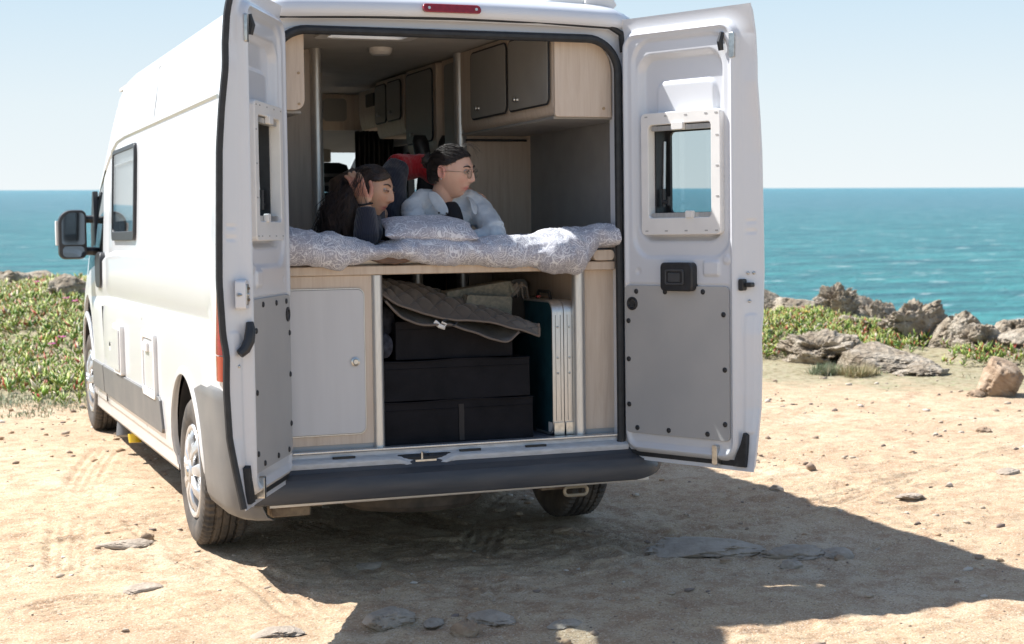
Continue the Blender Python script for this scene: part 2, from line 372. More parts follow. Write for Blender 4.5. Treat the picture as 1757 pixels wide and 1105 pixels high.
# arches' inner liners
for (yy, zz, rr) in ((RY, .42, .417), (FY, .50, .432)):
    for sx in (-1, 1):
        mb = MB(); prof = [(sx*1.0, rr), (sx*.62, rr)]
        rings = [[(X, yy+r*math.cos(math.pi*(k/30*1.16-.08)), zz+r*math.sin(math.pi*(k/30*1.16-.08))) for k in range(31)] for X, r in prof]
        rings.append([(sx*.62, yy, zz)]*31)
        mb.ring_loft(rings, close=False, caps=False); mb.build('wheel_arch_liner', BLACKP, van)
        mb = MB(); rings = []
        for k in range(41):
            a = math.pi*(k/40*1.1-.05); q = []
            for (dr, dx) in ((-.004,.0),(-.004,.012),(.018,.014),(.034,.004),(.03,-.006)):
                yq = yy+rr*math.cos(a); bp = [body_pt(j_, yq) for j_ in range(12)]; X = np.interp(zz+rr*math.sin(a), [b_[2] for b_ in bp], [b_[0] for b_ in bp])
                q.append((sx*(X+dx-.002), yy+(rr+dr)*math.cos(a), zz+(rr+dr)*math.sin(a)))
            rings.append(q)
        mb.ring_loft(rings, close=True, caps=True); mb.build('arch_lip', PAINT, van, smooth=40)
# glazing of the cab
sub(shieldf, 'windscreen', GLASSC, smooth=180)
sub(camL, 'cab_window', glass('cab_glass', (.25,.3,.31), .05), smooth=180); sub(camR, 'cab_window', MATS['cab_glass'], smooth=180)
# camper side windows: frame, pane, blind behind
def side_x(z): return float(np.interp(z, [q[1] for q in PROF[11:30]], [q[0] for q in PROF[11:30]]))
def side_window(sx, y0, y1, z0, z1):
    fn = lambda a, b, n: (sx*(side_x(b)+n), a, b)
    mb = MB(); frame_ring(mb, rrect(y0-.02, y1+.02, z0-.02, z1+.02, .05), rrect(y0+.012, y1-.012, z0+.035, z1-.008, .035), -.03, .018, fn)
    w = mb.build('side_window_frame', BLACKP, van, bevel=.004)
    mb = MB(); mb.prism(rrect(y0+.005, y1-.005, z0+.03, z1-.005, .035), .008, .013, fn); mb.build('window_pane', GLASSC, w)
    if sx < 0:
        mb = MB(); mb.prism(rrect(y0+.0, y1-.0, z0+.10, z1-.0, .02), -.010, -.004, fn); mb.build('window_blind', WINREFL, w)
        mb = MB(); mb.tube([fn(y0+.06, z1-.075, .0), fn(y1-.06, z1-.075, .0)], .01); mb.build('blind_bar', ALU, w)
side_window(-1, 2.79, 3.75, 1.48, 2.0); side_window(1, 2.79, 3.75, 1.48, 2.0)
# rear face: ring between the outer outline at Y=0 and the door opening
def opening(k, n=160, X0=-.775, X1=.785, Z0=.50, Z1=2.352, r=.14, grow=0):
    a = 2*math.pi*k/n; dx, dz = math.cos(a), math.sin(a); cx, cz = .005, 1.43
    P = OPEN
    best = None
    for i in range(len(P)):
        (x1, z1), (x2, z2) = P[i], P[(i+1) % len(P)]
        ex, ez = x2-x1, z2-z1; det = -dx*ez+dz*ex
        if abs(det) < 1e-12: continue
        t = (-(x1-cx)*ez+(z1-cz)*ex)/det; u = (dx*(z1-cz)-dz*(x1-cx))/det
        if t > 0 and -1e-6 <= u <= 1+1e-6 and (best is None or t > best): best = t
    return cx+dx*best, cz+dz*best
OPEN = rrect(-.798, .785, .50, 2.338, .14, 8, (.02,.02,.15,.15)); NR = 200
inner = [opening(k, NR) for k in range(NR)]
OUTP = [(p[0], p[2]) for p in cols[0]]; OUTP = OUTP  # open at the bottom, closed by the sill
OPEN = OUTP[::-1]+[(-.88,.40),(.88,.40)][0:0]; outer = [(a, max(b, .43)) for a, b in (opening(k, NR) for k in range(NR))]
mb = MB()
def mixr(t, y, extra=0): return [(a[0]+(b[0]-a[0])*t, y, a[1]+(b[1]-a[1])*t) for a, b in zip(outer, inner)]
mb.ring_loft([mixr(0, 0.0), mixr(.12, -.004), mixr(.35, .006), mixr(.4, .03), mixr(.8, .035), mixr(.86, .0), mixr(.97, .0), mixr(1, .02), mixr(1, .10)], caps=False)
mb.build('rear_frame', DOORW, van, smooth=35)
# black door seals round the opening
def loop_at(off, y, z1=2.338):
    P = rrect(-.798-off, .785+off, .50-off, z1+off, .1, 10, (.03,.03,.15,.15)); return [(a, y, b) for a, b in P]
mb = MB(); L_ = loop_at(-.004, -.004); mb.tube(L_+[L_[0]], .019, 10); mb.build('opening_seal', BLACKR, van)
mb = MB(); mb.tube([(-.80,-.006,2.387),(-.4,-.01,2.40),(0,-.012,2.405),(.4,-.01,2.402),(.74,-.006,2.392),(.80,-.004,2.36),(.815,0,2.28)], [.010,.012,.012,.012,.014,.016,.02], 8, 1.0); mb.build('header_seal', BLACKR, van)
# header skin with the third brake lamp
mb = MB(); prof = [(-.004,2.372),(-.022,2.385),(-.032,2.40),(-.034,2.42),(-.028,2.44),(-.012,2.458),(.02,2.474),(.07,2.49)]
rings = []
for X in np.linspace(-.86, .86, 40):
    e = max(0, abs(X)-.74)/.12
    rings.append([(X, y+.05*e*e, 2.36+(z-2.36)*(1-.35*e**2)+.016*(1-(X/.86)**2)) for y, z in prof])
mb.ring_loft(rings, close=False, caps=False); mb.build('roof_spoiler', DOORW, van, smooth=60)
mb = MB(); mb.prism(rrect(-.145,.118,2.418,2.458,.018), -.030, -.058, lambda a,b,n:(a, n+(b-2.42)*.5, b)); bl = mb.build('brake_lamp', REDL, van, bevel=.005)
for x in (-.12, .093):
    mb = MB(); mb.lathe([(.006,0),(.006,-.004)], (x,-.052,2.437), 'Y', 12); mb.build('screw', STEEL, bl)
# roof rack bracket seen above the right corner
mb = MB(); mb.ring_loft([[(x,y,z) for x,y,z in q] for q in ([(.44,.10,2.505),(.62,.10,2.535),(.80,.10,2.515),(.82,.10,2.49)], [(.44,.35,2.53),(.62,.35,2.60),(.80,.35,2.58),(.82,.35,2.50)])]); mb.ring_loft([[(.66,.08,2.50),(.80,.08,2.48),(.82,.08,2.50),(.78,.08,2.56),(.68,.08,2.57)],[(.66,.13,2.50),(.80,.13,2.48),(.82,.13,2.50),(.78,.13,2.56),(.68,.13,2.57)]]); mb.build('awning_bracket', WHITEP, van, bevel=.006)
mb = MB(); mb.tube([(.80,.3,2.55),(.80,3.6,2.55)], .045, 14); mb.build('awning_case', WHITEP, van)
mb = MB(); frame_ring(mb, rrect(-.40,.08,.38,.89,.04), rrect(-.345,.025,.435,.835,.03), 2.405, 2.555, XYn); sk = mb.build('skylight', WHITEP, van, bevel=.004)
mb = MB(); mb.prism(rrect(-.35,.03,.43,.84,.03), 2.552, 2.556, XYn); mb.build('skylight_pane', GLASSC, sk)
# tail lamps
for sx in (-1, 1):
    for nm, m_, z0, z1 in (('tail_lamp', REDL, .98, 1.36), ('tail_lamp', ORAL, .87, .975)):
        mb = MB(); rings = []
        for z in np.linspace(z0, z1, 10):
            X = float(np.interp(z, [q[1] for q in PLAIN], [q[0] for q in PLAIN]))
            rings.append([(sx*(X-.06), -.012, z), (sx*(X-.025), -.010, z), (sx*(X+.006), .010, z), (sx*(X+.018), .05, z), (sx*(X+.010), .12+.03*(z-.87), z), (sx*(X-.02), .12, z), (sx*(X-.06), .03, z)])
        mb.ring_loft(rings); mb.build(nm, m_, van, smooth=50)
# bumper corners wrapping from arch to rear, dark rear bumper between them
for sx in (-1, 1):
    mb = MB(); rings = []
    for k, z in enumerate((.285,.30,.34,.42,.55,.68,.78,.82,.835) if sx < 0 else (.352,.362,.38,.42,.55,.68,.78,.82,.835)):
        X = float(np.interp(max(z,.42), [q[1] for q in PLAIN], [q[0] for q in PLAIN]))+.012; X -= {0:.06,1:.03,2:.012}.get(k, 0); e = .012 if k == 8 else 0
        yf = RY-math.sqrt(max(0, .415**2-(z-.42)**2))-.012 if z < .82 else .50
        rings.append([(sx*(X-e), yf, z), (sx*(X-e), yf*.6, z), (sx*(X-e), .12, z), (sx*(X-.02-e), .03, z), (sx*(X-.07), -.03, z), (sx*(X-.13), -.05, z), (sx*(X-.13), .01, z), (sx*(X-.08), .03, z), (sx*(X-.05), .12, z), (sx*(X-.04), yf, z)])
    mb.ring_loft(rings); mb.build('bumper_corner', GREYP if sx < 0 else BUMPER, van, smooth=40, bevel=.003)  # one plastic: sunlit left corner coloured lighter, shaded right one darker
mb = MB(); rings = []
for X in np.linspace(-.93, .945, 60):
    e = max(0, (X-.83)/.115) if X > 0 else 0; b = -.02*(1-(X/1.0)**2); c = .07*e*e
    zt = .502-.035*e; zb = .352+.02*e
    prof = [(.03, zt), (-.02+c*.3, zt-.002), (-.035+c, zt-.010), (-.05+c, zt-.03), (-.105+b+c, zt-.045), (-.118+b+c, zt-.062), (-.122+b+c, zb+.04), (-.11+b+c, zb+.01), (-.08+c, zb), (.03, zb)]
    rings.append([(X, y, z) for y, z in prof])
mb.ring_loft(rings); mb.build('rear_bumper', BUMPER, van, smooth=35)
mb = MB(); mb.tube([(-.85,-.03,.345),(.90,-.03,.350)], .012, 6); mb.build('bumper_underrail', WHITEP, van)
# load sill: white painted step with scuffs, striker in a dip
mb = MB(); rings = []
for X in np.linspace(-.79, .80, 80):
    d = .03*math.exp(-((X+.16)/.10)**4)
    rings.append([(X, y, z) for y, z in ((.06,.546),(.02,.546),(.012,.543),(.008,.528),(-.012,.522-d*.4),(-.030,.518-d),(-.040,.510-d),(-.042,.498-d),(-.03,.47),(.06,.47))])
mb.ring_loft(rings); mb.build('load_sill', mat('scuffed_sill_paint', (.62,.63,.64), .4, col2=(.50,.50,.50), vscale=22, stretch=(1,3,3), noise_detail=8), van, smooth=35)
mb = MB(); mb.box(-.74,.775,-.002,.05,.546,.556); mb.build('sill_trim', ALU, van, bevel=.003)
mb = MB(); mb.prism(rrect(-.21,-.11,-.035,-.005,.006), .492, .500, XYn); mb.tube([(-.175,-.02,.50),(-.175,-.02,.53),(-.145,-.02,.53),(-.145,-.02,.50)], .006, 8); mb.build('door_striker', STEEL, van)
for x in (-.52, .05, .36):
    mb = MB(); mb.prism(rrect(x-.05,x+.05,-.02,.0,.008), .522, .530, XYn); mb.build('sill_buffer', BLACKR, van)
# D pillars on both sides, inside the seal
# lower side cladding, sill lip, hatches, cab door seam + handle
for sx in (-1, 1):
    fx = lambda a, b, n, sx=sx: (sx*(float(np.interp(b, [q[1] for q in PROF[:16]], [q[0] for q in PROF[:16]]))+n), a, b)
    mb = MB(); poly = [(1.66,.475),(1.62,.50),(1.655,.645),(1.70,.66),(3.0,.66),(4.02,.66),(4.02,.48),(3,.475)]
    mb.prism(poly, -.01, .014, fx); mb.build('side_cladding', GREYP, van, bevel=.006, seg=2)
    mb = MB(); mb.prism([(4.05,.48),(4.05,.66),(4.60,.66),(4.66,.48)], -.01, .014, fx); mb.build('side_cladding', GREYP, van, bevel=.006)
    mb = MB(); mb.tube([fx(4.07,.42,.001),fx(4.07,1.04,.001)], .005, 6); mb.build('door_seam', BLACKR, van)
    mb = MB(); mb.tube([fx(2.30,.44,.0),fx(2.30,1.04,.0)], .002, 6); mb.build('panel_seam', GREYP, van)
    mb = MB(); mb.prism(rrect(4.22,4.50,1.15,1.385,.07), -.02, .016, fx); mb.build('cab_door_handle', BLACKP, van, bevel=.008)
fx = lambda a, b, n: (-(float(np.interp(b, [q[1] for q in PROF[:16]], [q[0] for q in PROF[:16]]))+n), a, b)
mb = MB(); mb.prism(rrect(3.03,3.36,.665,.965,.02), -.01, .026, fx); h = mb.build('vent_cover', WHITEP, van, bevel=.006)
mb = MB(); mb.prism(rrect(3.06,3.33,.69,.94,.015), .026, .034, fx); mb.build('vent_grille', PAINT, h, bevel=.003)
mb = MB(); frame_ring(mb, rrect(1.76,2.20,.635,.985,.03), rrect(1.80,2.16,.675,.945,.02), -.01, .020, fx); h = mb.build('service_hatch', WHITEP, van, bevel=.005)
mb = MB(); mb.prism(rrect(1.806,2.154,.681,.939,.018), -.008, .013, fx); mb.build('hatch_door', PAINT, h, bevel=.004)
mb = MB(); mb.prism(rrect(1.96,2.10,.875,.925,.01), .010, .026, fx); mb.build('hatch_latch', WHITEP, h, bevel=.004)
mb = MB(); mb.lathe([(.03,0),(.03,.018),(.0,.018)], fx(3.72,.80,0), 'X', 20); mb.build('filler_cap', WHITEP, van)
# roof half seam
mb = MB(); mb.tube([(-.951,2.22,2.12),(-.925,2.24,2.27),(-.905,2.26,2.40),(-.80,2.27,2.4955),(0,2.27,2.53)], .0014, 6); mb.build('roof_seam', GREYP, van)
# mirrors
for sx in (-1, 1):
    mb = MB(); rings = []
    for (y, s) in ((4.80,.96),(4.83,1.0),(4.88,.98),(4.94,.85),(4.98,.55)):
        rings.append([(sx*(1.125+(a-1.125)*s), y, 1.51+(b-1.51)*s) for a, b in rrect(1.035,1.225,1.335,1.675,.06,6,(.05,.045,.09,.04))])
    mb.ring_loft(rings); m_ = mb.build('door_mirror', BLACKP, van, smooth=45)
    mb = MB(); mb.prism([(sx*a, b) for a, b in rrect(1.050,1.205,1.435,1.655,.05,6,(.02,.02,.08,.03))], 4.794, 4.80, XZn); mb.build('mirror_glass', MIRROR, m_)
    mb = MB(); mb.prism([(sx*a, b) for a, b in rrect(1.055,1.20,1.350,1.425,.03)], 4.793, 4.80, XZn); mb.build('mirror_glass', MIRROR, m_)
    mb = MB(); mb.tube([(sx*1.05,4.88,1.61),(sx*.965,4.86,1.61)], .028, 8); mb.tube([(sx*1.05,4.88,1.39),(sx*.965,4.86,1.39)], .030, 8); mb.prism([(4.72,1.33),(4.98,1.33),(4.98,1.55),(4.85,1.80),(4.80,1.80)], .955, .99, lambda a,b,n,sx=sx:(sx*n,a,b)); mb.build('mirror_arm', BLACKP, m_, bevel=.006)
    mb = MB(); mb.prism([(sx*a, b) for a, b in rrect(1.222,1.238,1.43,1.60,.007)], 4.84, 4.90, XZn); mb.build('indicator_lens', WHITEP, m_)
# nose: headlamps, grille, front bumper (seen only from other sides)
for sx in (-1, 1):
    mb = MB(); mb.prism([(5.56,.86),(5.96,.80),(5.94,.95),(5.70,1.12)], .84, .90, lambda a,b,n,sx=sx:(sx*(n-.16*max(0,(a-5.8)*3)),a,b)); mb.build('headlamp', GLASSC, van, bevel=.01)
mb = MB(); rings = []
for X in np.linspace(-.9, .9, 30):
    y = 6.03-.16*(abs(X)/.9)**3; rings.append([(X,y-.1,.28),(X,y+.02,.30),(X,y+.07,.38),(X,y+.07,.55),(X,y+.03,.62),(X,y-.1,.62)])
mb.ring_loft(rings); mb.build('front_bumper', GREYP, van)
mb = MB(); mb.box(-.45,.45,6.0,6.05,.66,.78); mb.build('front_grille', BLACKP, van, bevel=.01)

# ---- wheels
TYRE = NG('tyre_rubber'); o = TYRE.tc.outputs['Object']
c = TYRE.ramp(TYRE.noise(o, 9, 6), [(.35,(.05,.046,.042)),(.7,(.13,.108,.088))]); TYRE.set('Base Color', c); TYRE.set('Roughness', .8); TYRE.bump(TYRE.noise(o, 60, 4), .3, .004); TYRE = TYRE.m
HUB = mat('silver_hubcap', (.60,.61,.62), .32, metal=.55, coat=.3, var=.08, vscale=18)
def wheel(sx, cy, cz, spare=False):
    XO = 1.010; W_ = .218                       # outer face and width
    mb = MB(); rings = []; A = 120
    # tread profile: (offset from outer face, radius)
    prof = [(.030,.205),(.012,.232),(.0,.265),(.0,.300),(.008,.326),(.020,.340)]
    g = []
    for k, xo in enumerate(np.linspace(.026, W_-.026, 29)):
        gr = any(abs(xo-q) < .0045 for q in (.058, .092, .126, .160)); g.append((xo, (WR-.010 if gr else WR)-.9*(xo/W_-.5)**2*.02, 'g' if gr else 't'))
    prof = prof+[(a, b) for a, b, c in g]+[(W_-.018,.338),(W_-.006,.322),(W_,.30),(W_,.26),(W_-.02,.21)]
    for k in range(A*2):
        a = 2*math.pi*k/(A*2); q = []
        for i, (xo, r) in enumerate(prof):
            rr = r; sh = 0
            if .012 < xo < W_-.012 and r > .325:
                outer = xo < .056 or xo > W_-.056
                per = 60 if outer else 30
                ph = (k*per/(A*2)+(xo*6 if not outer else 0)) % 1
                if ph < (.26 if outer else .14): rr -= .010 if outer else .0055
            q.append((sx*(XO-xo), rr*math.cos(a), rr*math.sin(a)))
        rings.append(q)
    rings.append(rings[0]); mb.ring_loft(rings, close=False, caps=False)
    mb.xf(lambda x, y, z: (x, y+cy, z+cz)); w = mb.build('wheel', TYRE, van, smooth=30)
    # rim barrel and hubcap with paired spokes and dark gaps
    mb = MB(); mb.lathe([(.215,-.0),(.205,-.03),(.195,-.10),(.195,-.17),(.07,-.17),(.0,-.17)], (0,0,0), 'X', 48); mb.xf(lambda x,y,z:(sx*(XO-.012+x), cy+y, cz+z)); mb.build('rim', mat('dark_rim',(.05,.05,.05),.5) if 'dark_rim' not in MATS else MATS['dark_rim'], w)
    mb = MB(); mb.lathe([(.213,-.02),(.222,-.004),(.216,.006),(.200,.006),(.188,-.004),(.186,-.02)], (0,0,0), 'X', 64)
    mb.lathe([(.0,.028),(.035,.028),(.052,.022),(.060,.010),(.062,-.03)], (0,0,0), 'X', 40)
    for k in range(9):
        a = 2*math.pi*k/9+.2; pts = []
        for (r, wd, x) in ((.045,.019,.016),(.10,.021,.026),(.15,.026,.020),(.19,.034,.004),(.20,.036,-.002)):
            pts.append([(x, r*math.cos(a)-t*math.sin(a), r*math.sin(a)+t*math.cos(a)) for t in (-wd,-wd*.7,wd*.7,wd)]+[(x-.022, r*math.cos(a)-t*math.sin(a), r*math.sin(a)+t*math.cos(a)) for t in (wd,-wd)])
            q = pts[-1]; q[0] = (q[0][0]-.008, *q[0][1:]); q[3] = (q[3][0]-.008, *q[3][1:])
        mb.ring_loft(pts)
    mb.xf(lambda x,y,z:(sx*(XO-.012+x), cy+y, cz+z)); hc = mb.build('hubcap', HUB, w, smooth=40)
    mb = MB(); mb.lathe([(0,.034),(.022,.034),(.026,.028)], (0,0,0), 'X', 20); mb.xf(lambda x,y,z:(sx*(XO-.012+x), cy+y, cz+z)); mb.build('centre_cap', STEEL, w)
    mb = MB(); mb.lathe([(.13,-.19),(.13,-.10),(.0,-.10)], (0,0,0), 'X', 30); mb.xf(lambda x,y,z:(sx*(XO+x), cy+y, cz+z)); mb.build('brake_drum', RUSTY, w)
for sx in (-1, 1):
    wheel(sx, RY, RZ); wheel(sx, FY, FZ)
# underbody: floor pan, axle, spare wheel, brackets, tow eye, waste drains
mb = MB(); mb.box(-.86,.86,.02,5.6,.40,.44); mb.box(-.62,-.50,.05,5.4,.33,.40); mb.box(.50,.62,.05,5.4,.33,.40); mb.build('floor_pan', BLACKP, van)
mb = MB(); mb.tube([(-.86,RY,.34),(.86,RY,.34)], .045, 12); mb.tube([(-.86,FY,.40),(.86,FY,.40)], .045, 12); mb.build('axle', RUSTY, van)
mb = MB(); mb.lathe([(.20,-.10),(.30,-.10),(.33,-.075),(.34,-.03),(.33,.03),(.30,.08),(.20,.08)], (-.10,.42,.345), 'Z', 64); mb.build('spare_wheel', TYRE, van)
mb = MB(); mb.prism(rrect(-.83,-.66,.02,.12,.012), .285, .345, XYn); mb.tube([(-.66,.07,.325),(-.60,.07,.325)], .014, 8); mb.build('underbody_bracket', RUSTY, van, bevel=.004)
mb = MB(); mb.box(.40,.58,.03,.10,.315,.35); mb.box(.37,.43,.02,.06,.335,.352); mb.build('underbody_bracket', RUSTY, van, bevel=.004)
mb = MB(); P = rrect(.50,.61,.290,.328,.018); mb.tube([(a,.0,b) for a, b in P]+[(P[0][0],.0,P[0][1])], .008, 8); mb.build('tow_eye', mat('bare_tow_metal',(.45,.38,.28),.5,metal=.5), van)
mb = MB(); mb.box(-.93,-.62,2.3,3.4,.26,.40); mb.build('waste_tank', BLACKP, van, bevel=.03)
mb = MB(); mb.tube([(-.93,3.9,.42),(-.935,3.86,.30),(-.94,3.84,.215)], [.035,.048,.055], 14); mb.build('drain_pipe', GREYP, van)
mb = MB(); mb.tube([(-.92,3.52,.42),(-.92,3.48,.30),(-.925,3.47,.26)], .032, 14); dp = mb.build('drain_pipe', RUSTY, van)
mb = MB(); mb.tube([(-.925,3.47,.27),(-.925,3.462,.215)], [.044,.040], 14); mb.build('drain_cap', YELL, dp, bevel=.004)

# ---- rear doors (built in door space: u along the width from the hinge, w outwards, z up)
def rr_sdf(u, z, x0, x1, z0, z1, r):
    cx, cz, hx, hz = (x0+x1)/2, (z0+z1)/2, (x1-x0)/2-r, (z1-z0)/2-r
    dx = np.abs(u-cx)-hx; dz = np.abs(z-cz)-hz
    return np.hypot(np.maximum(dx, 0), np.maximum(dz, 0))+np.minimum(np.maximum(dx, dz), 0)-r
WO = lambda z: np.interp(z, [.445,.60,.715,.9,1.03,1.10,1.30,1.45,1.8,1.95,2.10,2.19,2.30,2.42], [.012,.042,.062,.07,.066,.078,.088,.085,.076,.064,.046,.045,.036,.008])
def rear_door(side, Hx, Hy, ang, LEN):
    D = Vector((side*math.sin(ang), -math.cos(ang), 0)); N = Vector((side*math.cos(ang), math.sin(ang), 0))
    su = LEN/.70
    T = lambda u, w, z: tuple(Vector((Hx, Hy, 0))+D*(u*su)+N*w+Vector((0, 0, z)))
    fl = False
    us = np.concatenate([np.linspace(-.01, .70, 119)]); zs = np.linspace(.445, 2.42, 330)
    U, Z_ = np.meshgrid(us, zs, indexing='ij')
    d = rr_sdf(U, Z_, .004, .622, .492, 2.355, .075)
    wo = WO(Z_)
    t = np.clip(d/.078, 0, 1)
    w = np.where(d > 0, (wo+.0)*t**.9, 0)+.016*sstep(0, .014, d)*(1-t)
    w = w-.010*np.exp(-((d+.012)/.010)**2)                           # raised lip round the inner shell
    low = sstep(.455, .475, Z_)*(1-sstep(.49, .505, Z_))
    rec = lambda x0, x1, z0, z1, r, dep, sft=.022: dep*(1-sstep(-sft, 0, rr_sdf(U, Z_, x0, x1, z0, z1, r)))
    w = w+rec(.050, .600, 1.345, 2.325, .11, .012)+rec(.075, .553, 1.42, 2.255, .085, .034, .028)
    w = w-rec(.16, .500, 1.45, 2.135, .05, .012, .02)
    w = w+rec(.004, .60, .52, 1.243, .03, .006, .008)
    w = w-rec(.45, .54, 1.275, 1.345, .012, .010, .008)+rec(.07, .10, 1.28, 1.31, .015, .004, .006)
    w = w-rec(.555,.60,1.325,1.37,.02,.006,.008)
    w = w+rec(.645, .680, 1.455, 1.475, .004, .004, .003)+rec(.645, .680, 1.50, 1.52, .004, .004, .003)
    w = w-rec(.640, .69, .60, 1.12, .02, .006, .01)
    w = w+rec(.40, .62, 2.25, 2.34, .03, .0, .01)
    hole = (U > .155) & (U < .508) & (Z_ > 1.528) & (Z_ < 1.942)
    nu, nz = U.shape; vs = []; fs = []
    for i in range(nu):
        for j in range(nz): vs.append(T(U[i, j], w[i, j], Z_[i, j]))
    n1 = len(vs)
    wout = WO(Z_)+.012
    wout = wout+.025*sstep(.70, .45, U)*0
    for i in range(nu):
        e = .012*(sstep(.66, .70, us[i])+sstep(.02, -.01, us[i]))
        for j in range(nz):
            e2 = .012*(sstep(2.39, 2.42, zs[j])+sstep(.475, .445, zs[j])); vs.append(T(U[i, j], max(wout[i, j]+.012-e-e2, WO(zs[j])+.004), Z_[i, j]))
    h = hole[:-1, :-1] & hole[1:, 1:] & hole[1:, :-1] & hole[:-1, 1:]
    for i in range(nu-1):
        for j in range(nz-1):
            if h[i, j]: continue
            a, b, c, d_ = i*nz+j, (i+1)*nz+j, (i+1)*nz+j+1, i*nz+j+1
            fs.append((a, b, c, d_)); fs.append((n1+d_, n1+c, n1+b, n1+a))
    for i in range(nu-1):
        for j in (0, nz-1):
            a, b = i*nz+j, (i+1)*nz+j; fs.append((a, b, n1+b, n1+a))
    for j in range(nz-1):
        for i in (0, nu-1):
            a, b = i*nz+j, i*nz+j+1; fs.append((a, b, n1+b, n1+a))
    mb = MB().add(vs, fs); door = mb.build('rear_door', DOORW, van, smooth=50)
    tag(door, 'left rear door, seen nearly edge-on, black seal along its edge' if side < 0 else 'right rear door with its square window facing the camera')
    P = lambda a, b, n: T(a, n, b)
    ch = lambda mb, nm, m_, **k: mb.build(nm, m_, door, **k)
    # window: reveal, white inner frame, blind rails, catches, black outer frame, pane
    mb = MB(); frame_ring(mb, rrect(.118,.556,1.455,1.992,.022), rrect(.160,.505,1.531,1.938,.018), .034, -.016, P); wf = ch(mb, 'window_frame', WHITEP, bevel=.005)
    mb = MB(); frame_ring(mb, rrect(.150,.515,1.52,1.948,.02), rrect(.168,.497,1.538,1.930,.015), .110, .030, P); ch(mb, 'window_reveal', BLACKP)
    mb = MB(); frame_ring(mb, rrect(.130,.535,1.50,1.968,.03), rrect(.185,.480,1.555,1.912,.02), .108, .122, P); ch(mb, 'outer_window_rim', BLACKP)
    mb = MB(); mb.prism(rrect(.150,.515,1.52,1.948,.02), .112, .116, P); ch(mb, 'window_pane', GLASS)
    for zr in (1.912, 1.531):
        mb = MB(); mb.prism(rrect(.170,.50,zr,zr+.021,.005), -.004, .02, P); ch(mb, 'blind_rail', ALU)
    for q4 in ((.295,.36,1.912,1.945),(.37,.41,1.528,1.560)):
        mb = MB(); mb.prism(rrect(*q4,.006), -.024, -.004, P); ch(mb, 'blind_catch', WHITEP, bevel=.003)
    mb = MB(); mb.tube([T(.185,.06,1.58),T(.185,.06,1.66)], .010, 8); mb.tube([T(.185,.055,1.60),T(.225,.05,1.60)], .009, 8); mb.tube([T(.222,.05,1.585),T(.222,.05,1.625)], .008, 8); ch(mb, 'window_stay', BLACKP)
    mb = MB(); mb.tube([T(.175,.075,1.66),T(.172,.085,1.87)], .007, 8); ch(mb, 'window_strut', ALU)
    for (a, b) in [(x, y) for x in (.15,.26,.37,.48,.535) for y in (1.473, 1.975)]+[(.54,1.62),(.54,1.75),(.54,1.88)]:
        mb = MB(); mb.prism(rrect(a-.008,a+.008,b-.003,b+.003,.002), -.0175, -.010, P); ch(mb, 'frame_slot', PANELG)
    # trim board with clips and grommet
    mb = MB(); mb.prism(rrect(.006,.588,.568,1.232,.022), .006, -.004, P); ch(mb, 'trim_board', PANELG, bevel=.0015)
    for a, b in ((.075,1.205),(.24,1.205),(.45,1.208),(.560,1.112),(.565,.875),(.565,.640),(.47,.592),(.255,.592),(.075,.592),(.028,.695),(.028,.90),(.028,1.072)):
        mb = MB()
        rings = [[T(a+r*math.cos(2*math.pi*k/14), w_, b+r*math.sin(2*math.pi*k/14)) for k in range(14)] for r, w_ in ((.0115,-.003),(.0115,-.007),(.008,-.010),(.004,-.0105))]
        mb.ring_loft(rings); ch(mb, 'panel_clip', BLACKP)
    mb = MB(); rings = [[T(.052+r*math.cos(2*math.pi*k/24), w_, 1.150+r*math.sin(2*math.pi*k/24)) for k in range(24)] for r, w_ in ((.030,-.003),(.030,-.009),(.022,-.011),(.018,-.004),(.0,-.004))]; mb.ring_loft(rings); ch(mb, 'grommet', BLACKP)
    if side > 0:
        # black inner latch box
        mb = MB(); mb.ring_loft([[T(a, w_, b) for a, b in rrect(.235+q,.415-q,1.210+q,1.335-q,.022)] for q, w_ in ((0,.012),(0,-.030),(.006,-.036))]); lb = ch(mb, 'inner_door_handle', BLACKP, smooth=35)
        mb = MB(); frame_ring(mb, rrect(.268,.372,1.238,1.305,.01), rrect(.276,.364,1.246,1.297,.008), -.034, -.042, P); mb.prism(rrect(.285,.35,1.25,1.29,.006), -.034, -.040, P); ch(mb, 'handle_recess', mat('latch_lever', (.06,.062,.066), .4), bevel=.002)
    # edge hardware: latch claw, bolts, top and bottom striker brackets
    fw = lambda z: float(WO(z))
    if side > 0:
        mb = MB(); mb.prism(rrect(.63,.655,1.215,1.265,.008), .005, .035, P); mb.prism(rrect(.65,.685,1.23,1.25,.006), .02, .05, P); ch(mb, 'latch_claw', BLACKP, bevel=.003)
    else:
        mb = MB(); mb.prism(rrect(.632,.682,1.20,1.31,.012), .0, .042, P); lp = ch(mb, 'striker_plate', DOORW, bevel=.004)
        mb = MB(); mb.tube([T(.635,.015,1.255),T(.660,-.005,1.255),T(.69,.03,1.255)], .006, 8); ch(mb, 'striker_loop', STEEL)
        mb = MB(); mb.prism(rrect(.640,.674,1.215,1.295,.010), -.003, .02, P); ch(mb, 'striker_backing', STEEL, bevel=.002)
        for b in (1.235,1.278):
            mb = MB(); mb.ellip(T(.655,-.004,b), (.006,.006,.006), seg=8, rows=6); ch(mb, 'screw', RUSTY)
        mb = MB(); mb.tube([T(.632,.0,1.150),T(.638,-.004,1.12),T(.648,.0,1.08),T(.660,.012,1.05),T(.674,.030,1.032)], [.012,.017,.018,.017,.014], 10, 1.2); ch(mb, 'exterior_grab_handle', BLACKP)
